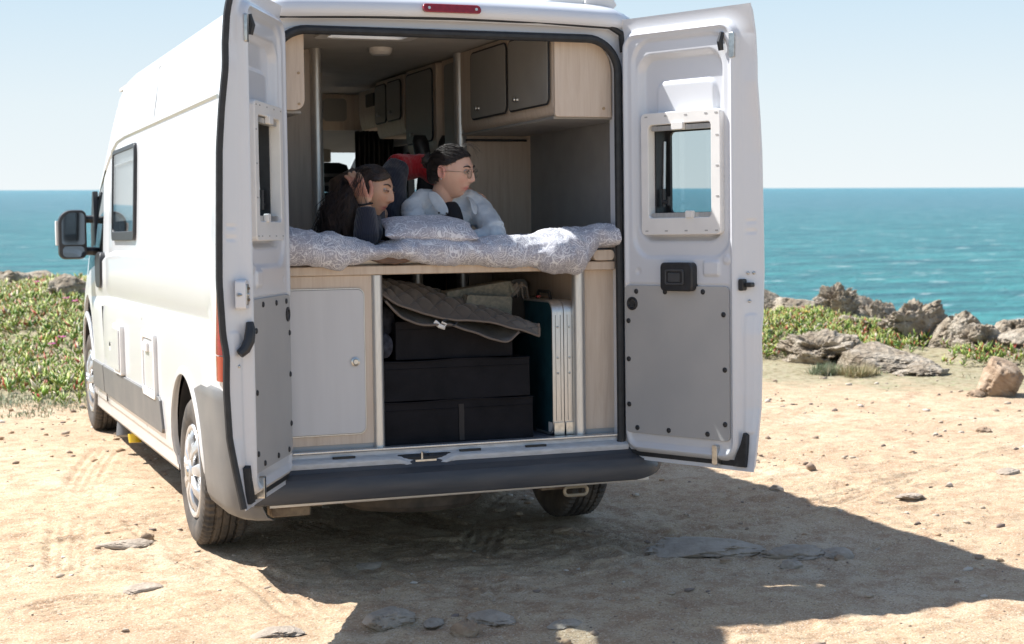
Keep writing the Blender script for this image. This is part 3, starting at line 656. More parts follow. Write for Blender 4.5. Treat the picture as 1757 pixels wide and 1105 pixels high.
    for (a, b) in ((.655,1.29),(.672,1.29),(.66,1.17)) if side > 0 else ((.655,1.285),(.655,1.225),(.66,.985)):
        mb = MB(); q = .006 if side > 0 else -.004
        mb.ellip(T(a, fw(b)*min(1,(a-.622)/.078)**.9+.010-.008, b), (.007,.007,.007), seg=10, rows=6); ch(mb, 'bolt', STEEL)
    mb = MB(); mb.prism(rrect(.60,.628,2.20,2.305,.006), -.012, .0, P); ch(mb, 'top_striker', STEEL, bevel=.002)
    mb = MB(); mb.tube([T(.555,-.004,2.235),T(.555,-.012,2.27),T(.56,-.004,2.31)], [.012,.014,.010], 8); ch(mb, 'top_catch', BLACKP)
    mb = MB(); mb.prism(rrect(.500,.528,.462,.548,.008), -.016, .02, P); ch(mb, 'bottom_striker', STEEL, bevel=.002)
    # black gasket round the bottom (and, on the left door, up the free edge)
    mb = MB(); mb.ring_loft([[T(a, .014+q, .462+dz) for a, dz, q in ((u_, 0, 0), (u_, .026, .0), (u_, .026, .012), (u_, 0, .012))] for u_ in np.linspace(.0, .61, 12)]); mb.prism([(.60,.463),(.665,.463),(.668,.60),(.655,.61),(.64,.56),(.61,.50)], .002, .028, P); ch(mb, 'door_gasket', BLACKR)
    if side < 0:
        mb = MB(); mb.tube([T(.704, fw(z)+.006, z) for z in np.linspace(.452, 2.42, 60)], .0135, 8); ch(mb, 'edge_seal', BLACKR)
    # outside: handle, number plate area pressing, hinge leaves
    mb = MB(); mb.prism(rrect(.10,.60,.62,.95,.02), fw(.8)+.014, fw(.8)+.024, P); ch(mb, 'outer_pressing', PAINT, bevel=.006)
    for b in (.75, 1.42, 2.15):
        mb = MB(); mb.prism(rrect(-.03,.10,b-.03,b+.03,.008), fw(b)+.020, fw(b)+.034, P); ch(mb, 'hinge', PAINT, bevel=.004)
    return door
DA = math.atan2(.42, .907)
rear_door(1, .79, -.03, DA, .70)
rear_door(-1, -.755, -.062, R(26.2), .721)

# ---- living quarters (all fixed to the van)
def part(nm, m_, mb, **k): return mb.build(nm, m_, k.pop('parent', van), **k)
for sx in (-1, 1):
    mb = MB(); r = []
    for y in (.09,.14,.22,.4,1.4,3.9):
        X = {.09:.79,.14:.815,.22:.85,.4:.88}.get(y, .90); r.append([(sx*(X-.004), y, z) for z in (.55,.9)]+[(sx*X, y, 1.3), (sx*X, y, 2.0), (sx*(X-.055), y, 2.38)]+[(sx*(X-.035), y, 2.39), (sx*(X+.02), y, 2.0), (sx*(X+.02), y, .55)])
    # leave the window bays open on both sides
    for a, b in ((0,5),):
        mb.ring_loft(r[:5]); 
        mb.box(*sorted((sx*.88, sx*.915)), 1.4, 2.72, .55, 2.06); mb.box(*sorted((sx*.88, sx*.915)), 2.72, 3.82, .55, 1.45); mb.box(*sorted((sx*.86, sx*.885)), 1.4, 4.0, 2.061, 2.40); mb.box(*sorted((sx*.88, sx*.915)), 3.82, 4.0, .55, 2.06)
    part('side_lining', LINING, mb)
mb = MB(); mb.box(-.89,.89,.85,4.05,2.415,2.435); mb.box(-.89,.89,.09,.42,2.415,2.435); mb.box(-.89,-.36,.42,.85,2.415,2.435); mb.box(.04,.89,.42,.85,2.415,2.435)
mb.box(-.80,.80,.085,.10,2.345,2.435); part('ceiling', CEIL, mb)
mb = MB(); mb.box(-.90,.90,.05,4.0,.528,.548); mb.box(-.9,.9,4.0,5.5,.45,.50); part('cabin_floor', FLOORM, mb)
mb = MB(); mb.lathe([(0,-.035),(.045,-.035),(.058,-.022),(.062,0)], (.044,1.26,2.415), 'Z', 28); part('smoke_detector', WHITEP, mb)
for x in (-.10, .07):
    mb = MB(); mb.prism(rrect(x-.03,x+.03,.03,.055,.006), 2.335, 2.35, XYn); part('header_clip', STEEL, mb)
def knob(y, z, x, parent):
    mb = MB(); mb.lathe([(.0,-.022),(.010,-.022),(.013,-.016),(.008,-.008),(.012,0)], (x,y,z), 'X', 14); mb.build('knob', STEEL, parent)
def overhead(nm, X, y0, y1, z0, z1, doors, wd=.36, label=None, curve=.05):
    mb = MB(); mb.prism([(X+.02,z0),(X+wd,z0),(X+wd,z1),(X,z1),(X,z0+curve),(X+.006,z0+curve*.4)], y0, y1, XZn); c = part(nm, WOOD, mb, bevel=.003)
    for (a, b, kn) in doors:
        mb = MB(); mb.prism(rrect(a,b,z0+curve+.01,z1-.03,.03), X-.016, X-.001, YZn); d = part('cabinet_door', CABDOOR, mb, parent=c, bevel=.002)
        mb = MB(); P_ = rrect(a-.004,b+.004,z0+curve+.006,z1-.026,.034); mb.tube([(X-.010,y,z) for y,z in P_+[P_[0]]], .005, 6); part('door_edging', BLACKR, mb, parent=c)
        knob(kn, z0+curve+.055, X-.016, c)
    return c
c = overhead('overhead_cabinet', .497, .075, 1.34, 1.995, 2.41, [(.10,.600,.48),(.640,1.14,1.02)], .38)
mb = MB(); mb.prism(rrect(.4985,.772,1.991,2.335,.02,8,(.015,.004,.13,.004)), .055, .074, XZn); part('end_panel', WOOD, mb, parent=c, bevel=.002)
mb = MB(); mb.box(.50,.86,.076,1.34,1.983,1.994); part('underside', CABDOOR, mb, parent=c)
mb = MB(); mb.tube([(.735,.054,2.03),(.735,.050,2.03)], .007, 8); part('screw_cap', mat('tan_cap',(.42,.30,.18),.5), mb, parent=c)
mb = MB(); mb.tube([(.52,1.335,1.96),(.86,1.335,1.96)], .006, 6); part('cabinet_trim', BLACKR, mb, parent=c)
mb = MB(); mb.prism(rrect(-.87,-.640,2.004,2.41,.02,8,(.004,.045,.004,.004)), .07, 1.32, XZn); c = part('overhead_cabinet', WOOD, mb, bevel=.002)
mb = MB(); mb.box(-.86,-.65,.10,1.32,1.992,2.003); part('underside', CABDOOR, mb, parent=c)
for (a, b) in ((-.665,2.16),(-.665,2.03)):
    mb = MB(); mb.tube([(a,.070,b),(a,.066,b)], .006, 8); part('screw_cap', MATS['tan_cap'], mb, parent=c)
WOODD = mat('dark_wood_panel', (.36,.31,.265), .5, col2=(.45,.39,.34), vscale=5, stretch=(12,12,.8), noise_detail=8)
mb = MB(); mb.box(-.90,-.275,1.36,2.55,.55,2.41); part('washroom_wall', WOODD, mb)
mb = MB(); mb.tube([(-.268,1.355,.55),(-.268,1.355,2.414)], .030, 20); part('aluminium_post', ALU, mb)
mb = MB(); mb.box(.535,.90,1.385,1.40,.55,2.41); mb.box(.53,.55,1.40,1.74,.55,2.41); part('partition_panel', WOOD, mb)
mb = MB(); mb.tube([(.505,1.375,.55),(.505,1.375,2.414)], .032, 20); part('aluminium_post', ALU, mb)
mb = MB(); mb.prism(rrect(1.46,1.66,1.0,2.38,.03), .512, .528, YZn); c = part('wardrobe_door', CABDOOR, mb, bevel=.002); knob(1.62,1.93,.512,c)
overhead('overhead_cabinet', .50, 1.76, 2.30, 1.93, 2.405, [(1.80,2.27,2.13)])
overhead('overhead_cabinet', .50, 2.36, 2.93, 2.06, 2.40, [(2.39,2.66,2.55),(2.69,2.91,2.80)], curve=.08)
c = overhead('overhead_cabinet', .52, 2.95, 3.40, 2.14, 2.38, [], curve=.1)
mb = MB(); mb.prism(rrect(3.02,3.20,2.27,2.35,.008), .508, .519, YZn); part('control_display', BLACKP, mb, parent=c)
mb = MB(); mb.box(.38,.87,2.2,3.35,.55,1.38); mb.box(.36,.88,2.18,3.37,1.38,1.41); part('kitchen_unit', WOOD, mb, bevel=.004)
mb = MB(); mb.box(-.87,.87,3.86,3.90,2.17,2.41); c = part('cab_shelf', WOOD, mb, bevel=.004)
for x in (-.1, .40):
    mb = MB(); mb.prism(rrect(x,x+.16 if x>0 else x+.36,2.23,2.38,.03), 3.845, 3.86, XZn); part('shelf_door', CABDOOR, mb, parent=c)
mb = MB(); mb.ring_loft([[(X,3.91,2.19),(X,4.25,2.17),(X,4.56,2.06),(X,4.56,2.08),(X,4.25,2.20),(X,3.91,2.21)] for X in (-.86,.86)]); part('cab_headliner', BEIGE, mb)
mb = MB(); mb.prism(rrect(.2,.62,4.50,4.56,.02), 1.99, 2.10, XYn); part('sun_visor', BEIGE, mb, bevel=.01)
mb = MB(); r = []
for k in range(60):
    x = .60+k*.0055; r.append([(x, 3.80+.022*math.sin(k*1.05)+.01*math.sin(k*.4), z) for z in (.95, 1.6, 2.165)])
mb.ring_loft(r, close=False, caps=False); part('cab_curtain', CURT, mb, smooth=180)
for cx in (-.5, .5):
    mb = MB(); mb.ring_loft([[(cx+a, y, z) for a, y in rrect(-w_,w_,yy-.06,yy+.07,.05)] for z, w_, yy in ((.95,.20,4.05),(1.0,.25,4.0),(1.3,.26,4.02),(1.6,.23,4.05),(1.72,.18,4.06),(1.76,.12,4.07),(1.765,.11,4.07))])
    s_ = part('cab_seat', SEATM, mb, smooth=60)
    mb = MB(); mb.ring_loft([[(cx+a, y, z) for a, y in rrect(-w_,w_,4.02,4.13,.04)] for z, w_ in ((1.77,.10),(1.80,.13),(1.90,.13),(1.95,.11),(1.965,.06))]); part('headrest', SEATM, mb, parent=s_, smooth=60)
    for z in (1.81,1.87):
        mb = MB(); mb.prism(rrect(cx-.09,cx+.09,z,z+.022,.008), 4.012, 4.022, XZn); part('headrest_slot', GREYP, mb, parent=s_)
    mb = MB(); mb.box(cx-.25,cx+.25,4.0,4.5,.75,.95); part('seat_cushion', SEATM, mb, parent=s_, bevel=.04)
mb = MB(); mb.prism([(4.95,.7),(5.5,.7),(5.5,1.22),(5.3,1.30),(5.0,1.15)], -.85, .85, lambda a,b,n:(n,a,b)); part('dashboard', BLACKP, mb, bevel=.03)
mb = MB(); P_ = [(-.5+.19*math.cos(a), 4.86+.07*math.sin(a), 1.2+.18*math.sin(a)) for a in np.linspace(0, 2*math.pi, 33)]; mb.tube(P_, .016, 8); part('steering_wheel', BLACKP, mb)
# bed base and cupboards under it
mb = MB(); mb.prism([(.035,1.303),(.045,1.300),(1.95,1.300),(1.95,1.342),(.045,1.342),(.035,1.338)], -.772, .775, YZn); bb = part('bed_base', WOOD, mb, bevel=.003)
mb = MB(); mb.prism(rrect(.662,.768,1.344,1.392,.022), .02, .5, XZn); part('bed_side_rail', WOOD, mb, parent=bb, bevel=.003)
mb = MB(); mb.prism(rrect(-.80,-.352,.575,1.299,.004), .052, .070, XZn); lc = part('under_bed_cupboard', WOOD, mb)
mb = MB(); mb.box(-.79,-.352,.056,.070,.549,.574); part('plinth', PANELG, mb, parent=lc)
mb = MB(); mb.prism(rrect(-.80,-.408,.622,1.240,.03), .038, .051, XZn); part('cupboard_door', GREYDOOR, mb, parent=lc, bevel=.0015)
mb = MB(); P_ = rrect(-.801,-.404,.618,1.244,.032); mb.tube([(a,.046,b) for a,b in P_+[P_[0]]], .0035, 6); part('door_edging', ALU, mb, parent=lc)
mb = MB(); mb.lathe([(.0175,.037),(.019,.030),(.013,.028),(.010,.022),(.0,.022)], (-.45,0,.930), 'Y', 24); part('knob', STEEL, mb, parent=lc)
mb = MB(); mb.box(-.360,-.345,.071,1.9,.549,1.299); part('storage_divider', WOODD, mb)
mb = MB(); mb.box(.660,.672,.10,1.35,.549,1.299); part('storage_divider', WOOD, mb)
mb = MB(); mb.box(-.34,.66,1.88,1.90,.549,1.299); part('storage_back', CURT, mb)
mb = MB(); mb.tube([(-.344,.062,.549),(-.344,.062,1.299)], .027, 20); part('aluminium_post', ALU, mb)
mb = MB(); mb.tube([(.614,.085,.549),(.614,.085,1.299)], .030, 20); part('aluminium_post', ALU, mb)
mb = MB(); mb.tube([(.20,1.2,.549),(.20,1.2,1.299)], .03, 16); part('aluminium_post', ALU, mb)
mb = MB(); mb.box(.643,.79,.080,.098,.575,1.299); c = part('under_bed_panel', WOOD, mb)
mb = MB(); mb.box(.643,.79,.082,.098,.549,.5745); part('plinth', PANELG, mb, parent=c)

# ================================================================== LOOSE THINGS IN THE VAN
def thing_in_van(nm, label, cat, base, group=None):
    r = root(nm, label, cat, base, True, group)
    def add(pn, m_, mb, **k):
        if k.pop('apply', False): pass
        o = mb.build(pn, m_, r, **k); o.data.transform(Matrix.Translation([-c for c in base])); return o
    def sub_(par, pn, m_, mb, **k):
        o = mb.build(pn, m_, par, **k); o.data.transform(Matrix.Translation([-c for c in base])); return o
    return r, add, sub_
def crate(x0, x1, y0, y1, z0, z1, label, seam, seed):
    r, add, sb = thing_in_van('storage_box', label, 'storage box', ((x0+x1)/2, (y0+y1)/2, z0), 'black fabric boxes stacked under the bed')
    nx, nz, ny = 50, 16, 8
    mb = MB()
    def wr(X, Y, Z): 
        n = fbm(X*5, Y*5+seed, Z*7, 3, seed); return n
    def face(fn, a, b):
        A_, B_ = np.meshgrid(np.linspace(0,1,a), np.linspace(0,1,b), indexing='ij'); vs = [fn(p, q) for p, q in zip(A_.ravel(), B_.ravel())]
        mb.add(vs, [(i*b+j,(i+1)*b+j,(i+1)*b+j+1,i*b+j+1) for i in range(a-1) for j in range(b-1)])
    def P(u, v, w):
        e = 4*u*(1-u)*4*w*(1-w) if True else 0
        X = x0+(x1-x0)*u; Z = z0+(z1-z0)*w; Y = y0+(y1-y0)*v
        n = float(wr(X, Y, Z))
        k1 = (1-v)*(.008*n-.004*(4*w*(1-w)))*(u*(1-u)*8 if u*(1-u)*8 < 1 else 1); k2 = w*(.006*n-.012*u*(1-u)*4*(w > .99))*(min(1, v*(1-v)*8))
        return (X+.004*n*(1 if 0 < w < 1 else 0), Y-k1, Z+k2+.003*math.sin(u*9+seed)*(w > .99)*(v < .01))
    face(lambda a,b:P(a,0,b),nx,nz); face(lambda a,b:P(a,1,b),nx,nz); face(lambda a,b:P(a,b,1),nx,ny); face(lambda a,b:P(a,b,0),nx,ny); face(lambda a,b:P(0,a,b),ny,nz); face(lambda a,b:P(1,a,b),ny,nz)
    add('box_body', CRATE, mb, smooth=40)
    ps = [P(u, 0, 1) for u in np.linspace(0,1,40)]
    mb = MB(); mb.tube([(x, y-.003, z) for x, y, z in ps], .0035, 6); add('lid_piping', CRATE, mb)
    if z1-z0 > .1:
        ps = [P(u, 0, .80) for u in np.linspace(0,1,40)]
        mb = MB(); mb.tube([(x, y-.0015, z) for x, y, z in ps], .0022, 5); add('seam', CRATE, mb)
    if seam:
        mb = MB(); xs = x0+(x1-x0)*seam; ps = [P(seam, 0, w) for w in np.linspace(0.02,.9,12)]
        mb.ring_loft([[(x-.012,y-.002,z),(x+.012,y-.002,z),(x+.012,y-.005,z),(x-.012,y-.005,z)] for x,y,z in ps]); add('webbing_strap', mat('strap_webbing',(.035,.03,.028),.8) if 'strap_webbing' not in MATS else MATS['strap_webbing'], mb)
    return r
crate(-.315,.398,.115,.62,.550,.735,'lowest and widest black fabric box, standing on the van floor with a front strap',.52,3)
crate(-.318,.385,.118,.62,.741,.915,'middle black fabric storage box of the three under the bed, plain front',.0,9)
crate(-.235,.312,.145,.60,.921,1.085,'smaller top black fabric storage box under the quilted cover',.0,21)
# folding camping table standing on its side
r, add, sb = thing_in_van('folding_table', 'folded camping table with teal top and aluminium rim standing upright beside the black boxes', 'folding table', (.55,.4,.55))
TEAL = mat('teal_table_top', (.005,.035,.05), .5, col2=(.012,.06,.08), vscale=14, bump=.1, bscale=40)
for a, b in ((.488,.543),(.5455,.600)):
    mb = MB(); frame_ring(mb, rrect(.095,.78,.552,1.165,.055), rrect(.105,.77,.562,1.155,.047), a, b, YZn)
    f = add('table_rim', ALU, mb, bevel=.002)
    for q in (.016,.040):
        mb = MB(); mb.tube([(a+q,.0945,.62),(a+q,.0945,1.10)], .0013, 5); sb(f, 'rim_groove', GREYP, mb)
    for z in (.835,.905,1.045,.575,.605):
        mb = MB(); mb.ellip((a+.026+(.012 if z < .62 and z > .59 else 0),.094,z), (.0055,.003,.0055), seg=10, rows=6); sb(f, 'rivet', STEEL, mb)
    mb = MB(); mb.prism(rrect(a+.003,b-.002,.553,.612,.003), .088, .0935, XZn); sb(f, 'corner_plate', STEEL, mb, bevel=.001)
mb = MB(); mb.prism(rrect(.104,.77,.561,1.156,.048), .4905, .497, YZn); mb.prism(rrect(.104,.77,.561,1.156,.048), .591, .5975, YZn); add('table_top', TEAL, mb)
mb = MB(); mb.prism(rrect(.11,.155,.565,.61,.003), .4885, .4903, YZn); add('label_plate', WHITEP, mb)
mb = MB(); mb.tube([(.545,.25,1.165),(.545,.27,1.20),(.545,.40,1.20),(.545,.42,1.165)], .008, 8); add('carry_handle', BLACKP, mb)
# grey board behind it
r, add, sb = thing_in_van('wooden_board', 'grey rounded board leaning behind the folded table', 'board', (.6,.55,.55))
mb = MB(); mb.prism(rrect(.552,.648,.556,1.245,.03), .80, .815, XZn); add('board_panel', PANELG, mb, bevel=.003)
# quilted windscreen cover thrown over the boxes
QUILT = mat('taupe_quilted_nylon', (.075,.066,.058), .5, col2=(.11,.098,.086), vscale=7, bump=.25, bscale=22, sheen=.2)
FOIL = mat('silver_foil_lining', (.34,.31,.27), .28, metal=.8, var=.25, vscale=9, bump=1.0, bscale=16)
r, add, sb = thing_in_van('quilted_cover', 'taupe quilted windscreen cover with silver lining thrown over the black boxes', 'cover', (0,.3,1.1))
def sheet(front, back, nm, m_, puff, th, seed, nu=120, nv=60, tubes=True):
    xs = np.linspace(0, 1, nu); fr = np.array([np.interp(xs, np.linspace(0,1,len(front)), [p[i] for p in front]) for i in range(3)]).T; bk = np.array([np.interp(xs, np.linspace(0,1,len(back)), [p[i] for p in back]) for i in range(3)]).T
    ker = np.ones(13)/13
    def sm(a):
        o = a.copy()
        for i in range(3): o[6:-6, i] = np.convolve(a[:, i], ker, 'valid')
        return o
    fr, bk = sm(fr), sm(bk); vs = []
    for i in range(nu):
        for j in range(nv):
            t = j/(nv-1); p = fr[i]*(1-t)+bk[i]*t; arch = .035*math.sin(math.pi*t)
            u, v = i/(nu-1), t; s1 = math.sin(math.pi*(u*9+v*3.3)); s2 = math.sin(math.pi*(u*9-v*3.3))
            q = puff*(abs(s1*s2)**.33)*min(1, 7*t); n = float(fbm(u*4, v*3, seed, 3, seed))
            vs.append((p[0], p[1]-.2*q, p[2]+arch+q+.016*n*min(1, 6*u*(1-u))))
    fs = [(i*nv+j,(i+1)*nv+j,(i+1)*nv+j+1,i*nv+j+1) for i in range(nu-1) for j in range(nv-1)]
    mb = MB().add(vs, fs); o = add(nm, m_, mb, smooth=180)
    mb = MB(); edge = [vs[i*nv] for i in range(nu)]+[vs[(nu-1)*nv+j] for j in range(1, nv, 3)]; mb.tube(edge, .0055, 6); add('binding', mat('cover_binding',(.16,.13,.11),.8) if 'cover_binding' not in MATS else MATS['cover_binding'], mb)
    s = o.modifiers.new('t', 'SOLIDIFY'); s.thickness = th; return o
sheet([(-.31,.09,1.215),(-.245,.075,1.165),(-.12,.065,1.125),(.02,.06,1.103),(.15,.055,1.088),(.27,.05,1.058),(.405,.045,1.010)], [(-.31,.5,1.245),(-.15,.52,1.255),(0,.52,1.235),(.10,.50,1.20),(.22,.4,1.135),(.32,.25,1.065),(.41,.08,1.012)], 'quilted_side', QUILT, .018, .007, 5, 220, 110)
sheet([(-.30,.07,1.185),(-.25,.06,1.120),(-.18,.055,1.085),(-.10,.055,1.078),(-.02,.06,1.080),(.08,.055,1.050),(.20,.05,1.005),(.26,.05,.992),(.31,.055,1.030)], [(-.30,.4,1.20),(-.1,.42,1.19),(0,.42,1.18),(.12,.4,1.16),(.28,.3,1.09)], 'foil_side', FOIL, .004, .006, 11)
mb = MB(); P_ = [(-.015+.036*math.cos(a), .062+.006*math.sin(2*a), 1.083+.014*math.sin(a)) for a in np.linspace(0, 2*math.pi, 25)]; mb.tube(P_, .0045, 8); add('carabiner', BLACKP, mb)
mb = MB(); mb.tube([(-.08,.065,1.09),(-.06,.055,1.07),(-.04,.05,1.062),(-.03,.055,1.075),(-.05,.06,1.085)], .005, 6, 2.0); add('elastic_loop', WHITEP, mb)
# woven bags behind
BAGM = mat('woven_bag', (.11,.12,.10), .85, col2=(.20,.19,.16), vscale=60, bump=.5, bscale=160)
def slab(c, dx, dz, n, th, rot):
    M = Matrix.Rotation(R(rot), 3, 'Y'); return lambda a, b, q: tuple(Vector(c)+M @ Vector((a, q+.02*math.sin(a*20+b*14), b)))
r, add, sb = thing_in_van('woven_bag', 'grey green woven shopping bag folded on top of the quilted cover', 'bag', (.24,.45,1.15))
mb = MB(); mb.prism(rrect(-.16,.15,-.045,.035,.01), -.05, .06, slab((.20,.30,1.20),0,0,0,0,-8)); mb.prism(rrect(-.13,.10,-.10,.05,.01), -.04, .03, slab((.24,.24,1.14),0,0,0,0,4)); add('bag_body', BAGM, mb, bevel=.004)
mb = MB(); mb.tube([(.33,.30,1.20),(.345,.25,1.245),(.36,.25,1.20)], .007, 6, 1.8); add('bag_piping', BAGM, mb)
r, add, sb = thing_in_van('cloth_bag', 'pale cloth bag with looped grey handles behind the teal table', 'bag', (.48,.6,1.1))
mb = MB(); mb.ring_loft([[(.44+a, .50+b, z) for a, b in rrect(-w_,w_,-.07,.07,.03)] for z, w_ in ((1.0,.05),(1.1,.06),(1.165,.05),(1.17,.04))]); add('bag_body', CURT, mb, smooth=60)
for dx, dy in ((0,0),(.03,.012),(-.02,.02)):
    mb = MB(); mb.tube([(.39+dx,.46+dy,1.165),(.42+dx,.44+dy,1.20),(.455+dx,.44+dy,1.232),(.475+dx,.44+dy,1.215),(.485+dx,.45+dy,1.165)], .0055, 8, 2.2); add('handle', mat('bag_webbing',(.30,.28,.26),.8) if 'bag_webbing' not in MATS else MATS['bag_webbing'], mb)
mb = MB(); mb.ellip((.505,.30,1.178), (.012,.01,.006)); add('red_tag', REDL, mb)
# rolled cloth squeezed left of the top box
r, add, sb = thing_in_van('rolled_cloth', 'dark patterned cloth squeezed between the left post and the top black box', 'cloth', (-.29,.2,.93))
mb = MB(); mb.tube([(-.285,.14,.985),(-.29,.25,.99),(-.285,.5,.985)], [.036,.042,.04], 16, 1.5, up=(0,0,1)); mb.tube([(-.27,.20,1.09),(-.28,.45,1.10)], [.05,.06], 12, 1.3, up=(0,0,1)); add('folds', mat('dark_patterned_cloth',(.012,.013,.022),.9,col2=(.07,.075,.10),vscale=34,bump=.5,bscale=20), mb, smooth=180)

# ---- bedding
def zin(x, t): return float(np.interp(x, [p[0] for p in t], [p[1] for p in t]))
ZT = [(-.76,1.500),(-.66,1.492),(-.60,1.475),(-.50,1.462),(-.42,1.445),(-.36,1.430),(-.30,1.435),(-.22,1.452),(-.1,1.456),(.1,1.450),(.20,1.448),(.27,1.455),(.33,1.462),(.42,1.470),(.5,1.472),(.6,1.485),(.68,1.50),(.775,1.500)]
ZL = [(-.76,1.352),(-.66,1.358),(-.58,1.340),(-.52,1.335),(-.44,1.352),(-.38,1.368),(-.30,1.378),(-.24,1.372),(-.20,1.360),(-.10,1.346),(.05,1.343),(.15,1.330),(.28,1.330),(.38,1.318),(.45,1.304),(.53,1.294),(.58,1.305),(.615,1.345),(.645,1.385),(.68,1.396),(.775,1.398)]
r, add, sb = thing_in_van('duvet', 'crumpled grey and white paisley duvet spread over the bed and spilling over its edge', 'duvet', (0,.5,1.34))
nu = 330; prof_n = 90; vs = []
for i in range(nu):
    x = -.768+(1.540)*i/(nu-1); zt, zl = zin(x, ZT), zin(x, ZL)
    ed = min(1, (i/12)**.5, ((nu-1-i)/12)**.5)
    pts = []
    hb = zt-zl
    out = .030+.028*math.exp(-((x-.5)/.14)**2)+.015*math.sin(x*17)
    path = [(.055,zl+.004),(.02,zl+.001),(-.005-out*.5,zl+.004),(-.015-out,zl+hb*.22),(-.02-out*1.1,zl+hb*.48),(-.012-out*.8,zl+hb*.75),(.02-out*.2,zt-.008),(.07,zt+.002),(.13,zt-.004),(.20,zt-.012),(.35,1.440),(.6,1.445),(1.0,1.46),(1.4,1.445),(1.88,1.44)]
    ts = [0]
    for a, b in zip(path, path[1:]): ts.append(ts[-1]+min(.12, math.hypot(a[0]-b[0], a[1]-b[1])))
    ts = np.array(ts)/ts[-1]
    tt = np.linspace(0, 1, prof_n)
    Yp = np.interp(tt, ts, [p[0] for p in path]); Zp = np.interp(tt, ts, [p[1] for p in path])
    ker = np.array([1,2,3,2,1])/9.
    for _ in range(2): Yp[2:-2] = np.convolve(Yp, ker, 'valid'); Zp[2:-2] = np.convolve(Zp, ker, 'valid')
    Zp = zl+(Zp-zl)*(1-.0*(1-ed))
    for j in range(prof_n): vs.append((x, Yp[j], Zp[j]))
V_ = np.array(vs).reshape(nu, prof_n, 3)
gu = np.gradient(V_, axis=0); gv = np.gradient(V_, axis=1); N_ = np.cross(gu, gv); N_ /= np.linalg.norm(N_, axis=2, keepdims=True)+1e-9
if N_[nu//2, -10, 2] < 0: N_ = -N_
X_, Y_, Zz = V_[..., 0], V_[..., 1], V_[..., 2]
J_ = np.linspace(0, 1, prof_n)[None, :]
fold = fbm(X_*5.5+Y_*1.5, Y_*4+Zz*5, 2.2, 4, 31, .55, True); fine = fbm(X_*15, Y_*12, Zz*14, 3, 44); pleat = np.sin(X_*44+5*fbm(X_*3, Y_*3, Zz*4, 2, 5))*np.exp(-((J_-.30)/.16)**2)
amp = .027*fold+.008*fine+.0055*pleat; amp *= sstep(0, .06, J_)
bump_back = .035*np.exp(-((X_-.42)/.16)**2-((Y_-.95)/.22)**2)+.03*np.exp(-((X_-.66)/.12)**2-((Y_-.8)/.3)**2)
flat_ = sstep(.22, .34, Y_)*(1-.0)
amp = amp*(1-.35*flat_)-.008*flat_
V_ = V_+N_*amp[..., None]; V_[..., 2] += bump_back*.9*fold.clip(.2, 1)
V_[..., 0] = np.clip(V_[..., 0], -.772, .776)
# the elbow and the people press the duvet down
V_[..., 2] -= .015*np.exp(-((V_[..., 0]+.36)/.07)**2-((V_[..., 1]-.14)/.10)**2)
mb = MB().add(V_.reshape(-1, 3).tolist(), [(i*prof_n+j,(i+1)*prof_n+j,(i+1)*prof_n+j+1,i*prof_n+j+1) for i in range(nu-1) for j in range(prof_n-1)])
dv = add('duvet_cover', PAIS, mb, smooth=180)
mb = MB(); mb.prism(rrect(-.77,.77,.06,1.9,.05), 1.344, 1.395, XYn); add('mattress', WHITEP, mb, bevel=.02)
r, add, sb = thing_in_van('wooden_tray', 'dark brown wooden tray edge poking out from under the duvet', 'tray', (-.28,.1,1.345))
mb = MB(); mb.prism([(-.365,1.362),(-.33,1.350),(-.27,1.3445),(-.22,1.352),(-.19,1.360),(-.22,1.378),(-.30,1.385),(-.35,1.375)], .010, .16, XZn); add('tray_edge', mat('walnut', (.07,.035,.022), .4, col2=(.20,.11,.07), vscale=6, stretch=(3,1,25)), mb, bevel=.004)
# pillow
r, add, sb = thing_in_van('pillow', 'small grey and white paisley pillow in front of the two people', 'pillow', (-.09,.12,1.45))
nu, nv = 90, 60; mb = MB()
for sgn in (1, -1):
    vs = []
    for i in range(nu):
        for j in range(nv):
            u = -1+2*i/(nu-1); v = -1+2*j/(nv-1)
            pin = 1-.10*(u*u*(1-v*v))*0; prof = max(0, (1-abs(u)**2.6))**.62*max(0, (1-abs(v)**2.4))**.6
            x = .208*u*(1-.07*(1-abs(v))*(abs(u)**3)*1.0); y = .14*v*(1-.10*(1-abs(u))*abs(v)**3)
            n = float(fbm(u*2.4, v*2.4, sgn*3, 3, 61)); z = sgn*(.054*prof+.010*n*prof**.5)
            vs.append((x, y, z))
    mb.add(vs, [(i*nv+j,(i+1)*nv+j,(i+1)*nv+j+1,i*nv+j+1) for i in range(nu-1) for j in range(nv-1)])
Mp = Matrix.Translation((-.085,.115,1.494)) @ Matrix.Rotation(R(-9), 4, 'Z') @ Matrix.Rotation(R(2.5), 4, 'Y') @ Matrix.Rotation(R(15), 4, 'X')
mb.xf(lambda x, y, z: tuple(Mp @ Vector((x, y, z)))); add('pillow_cover', PAIS, mb, smooth=180)

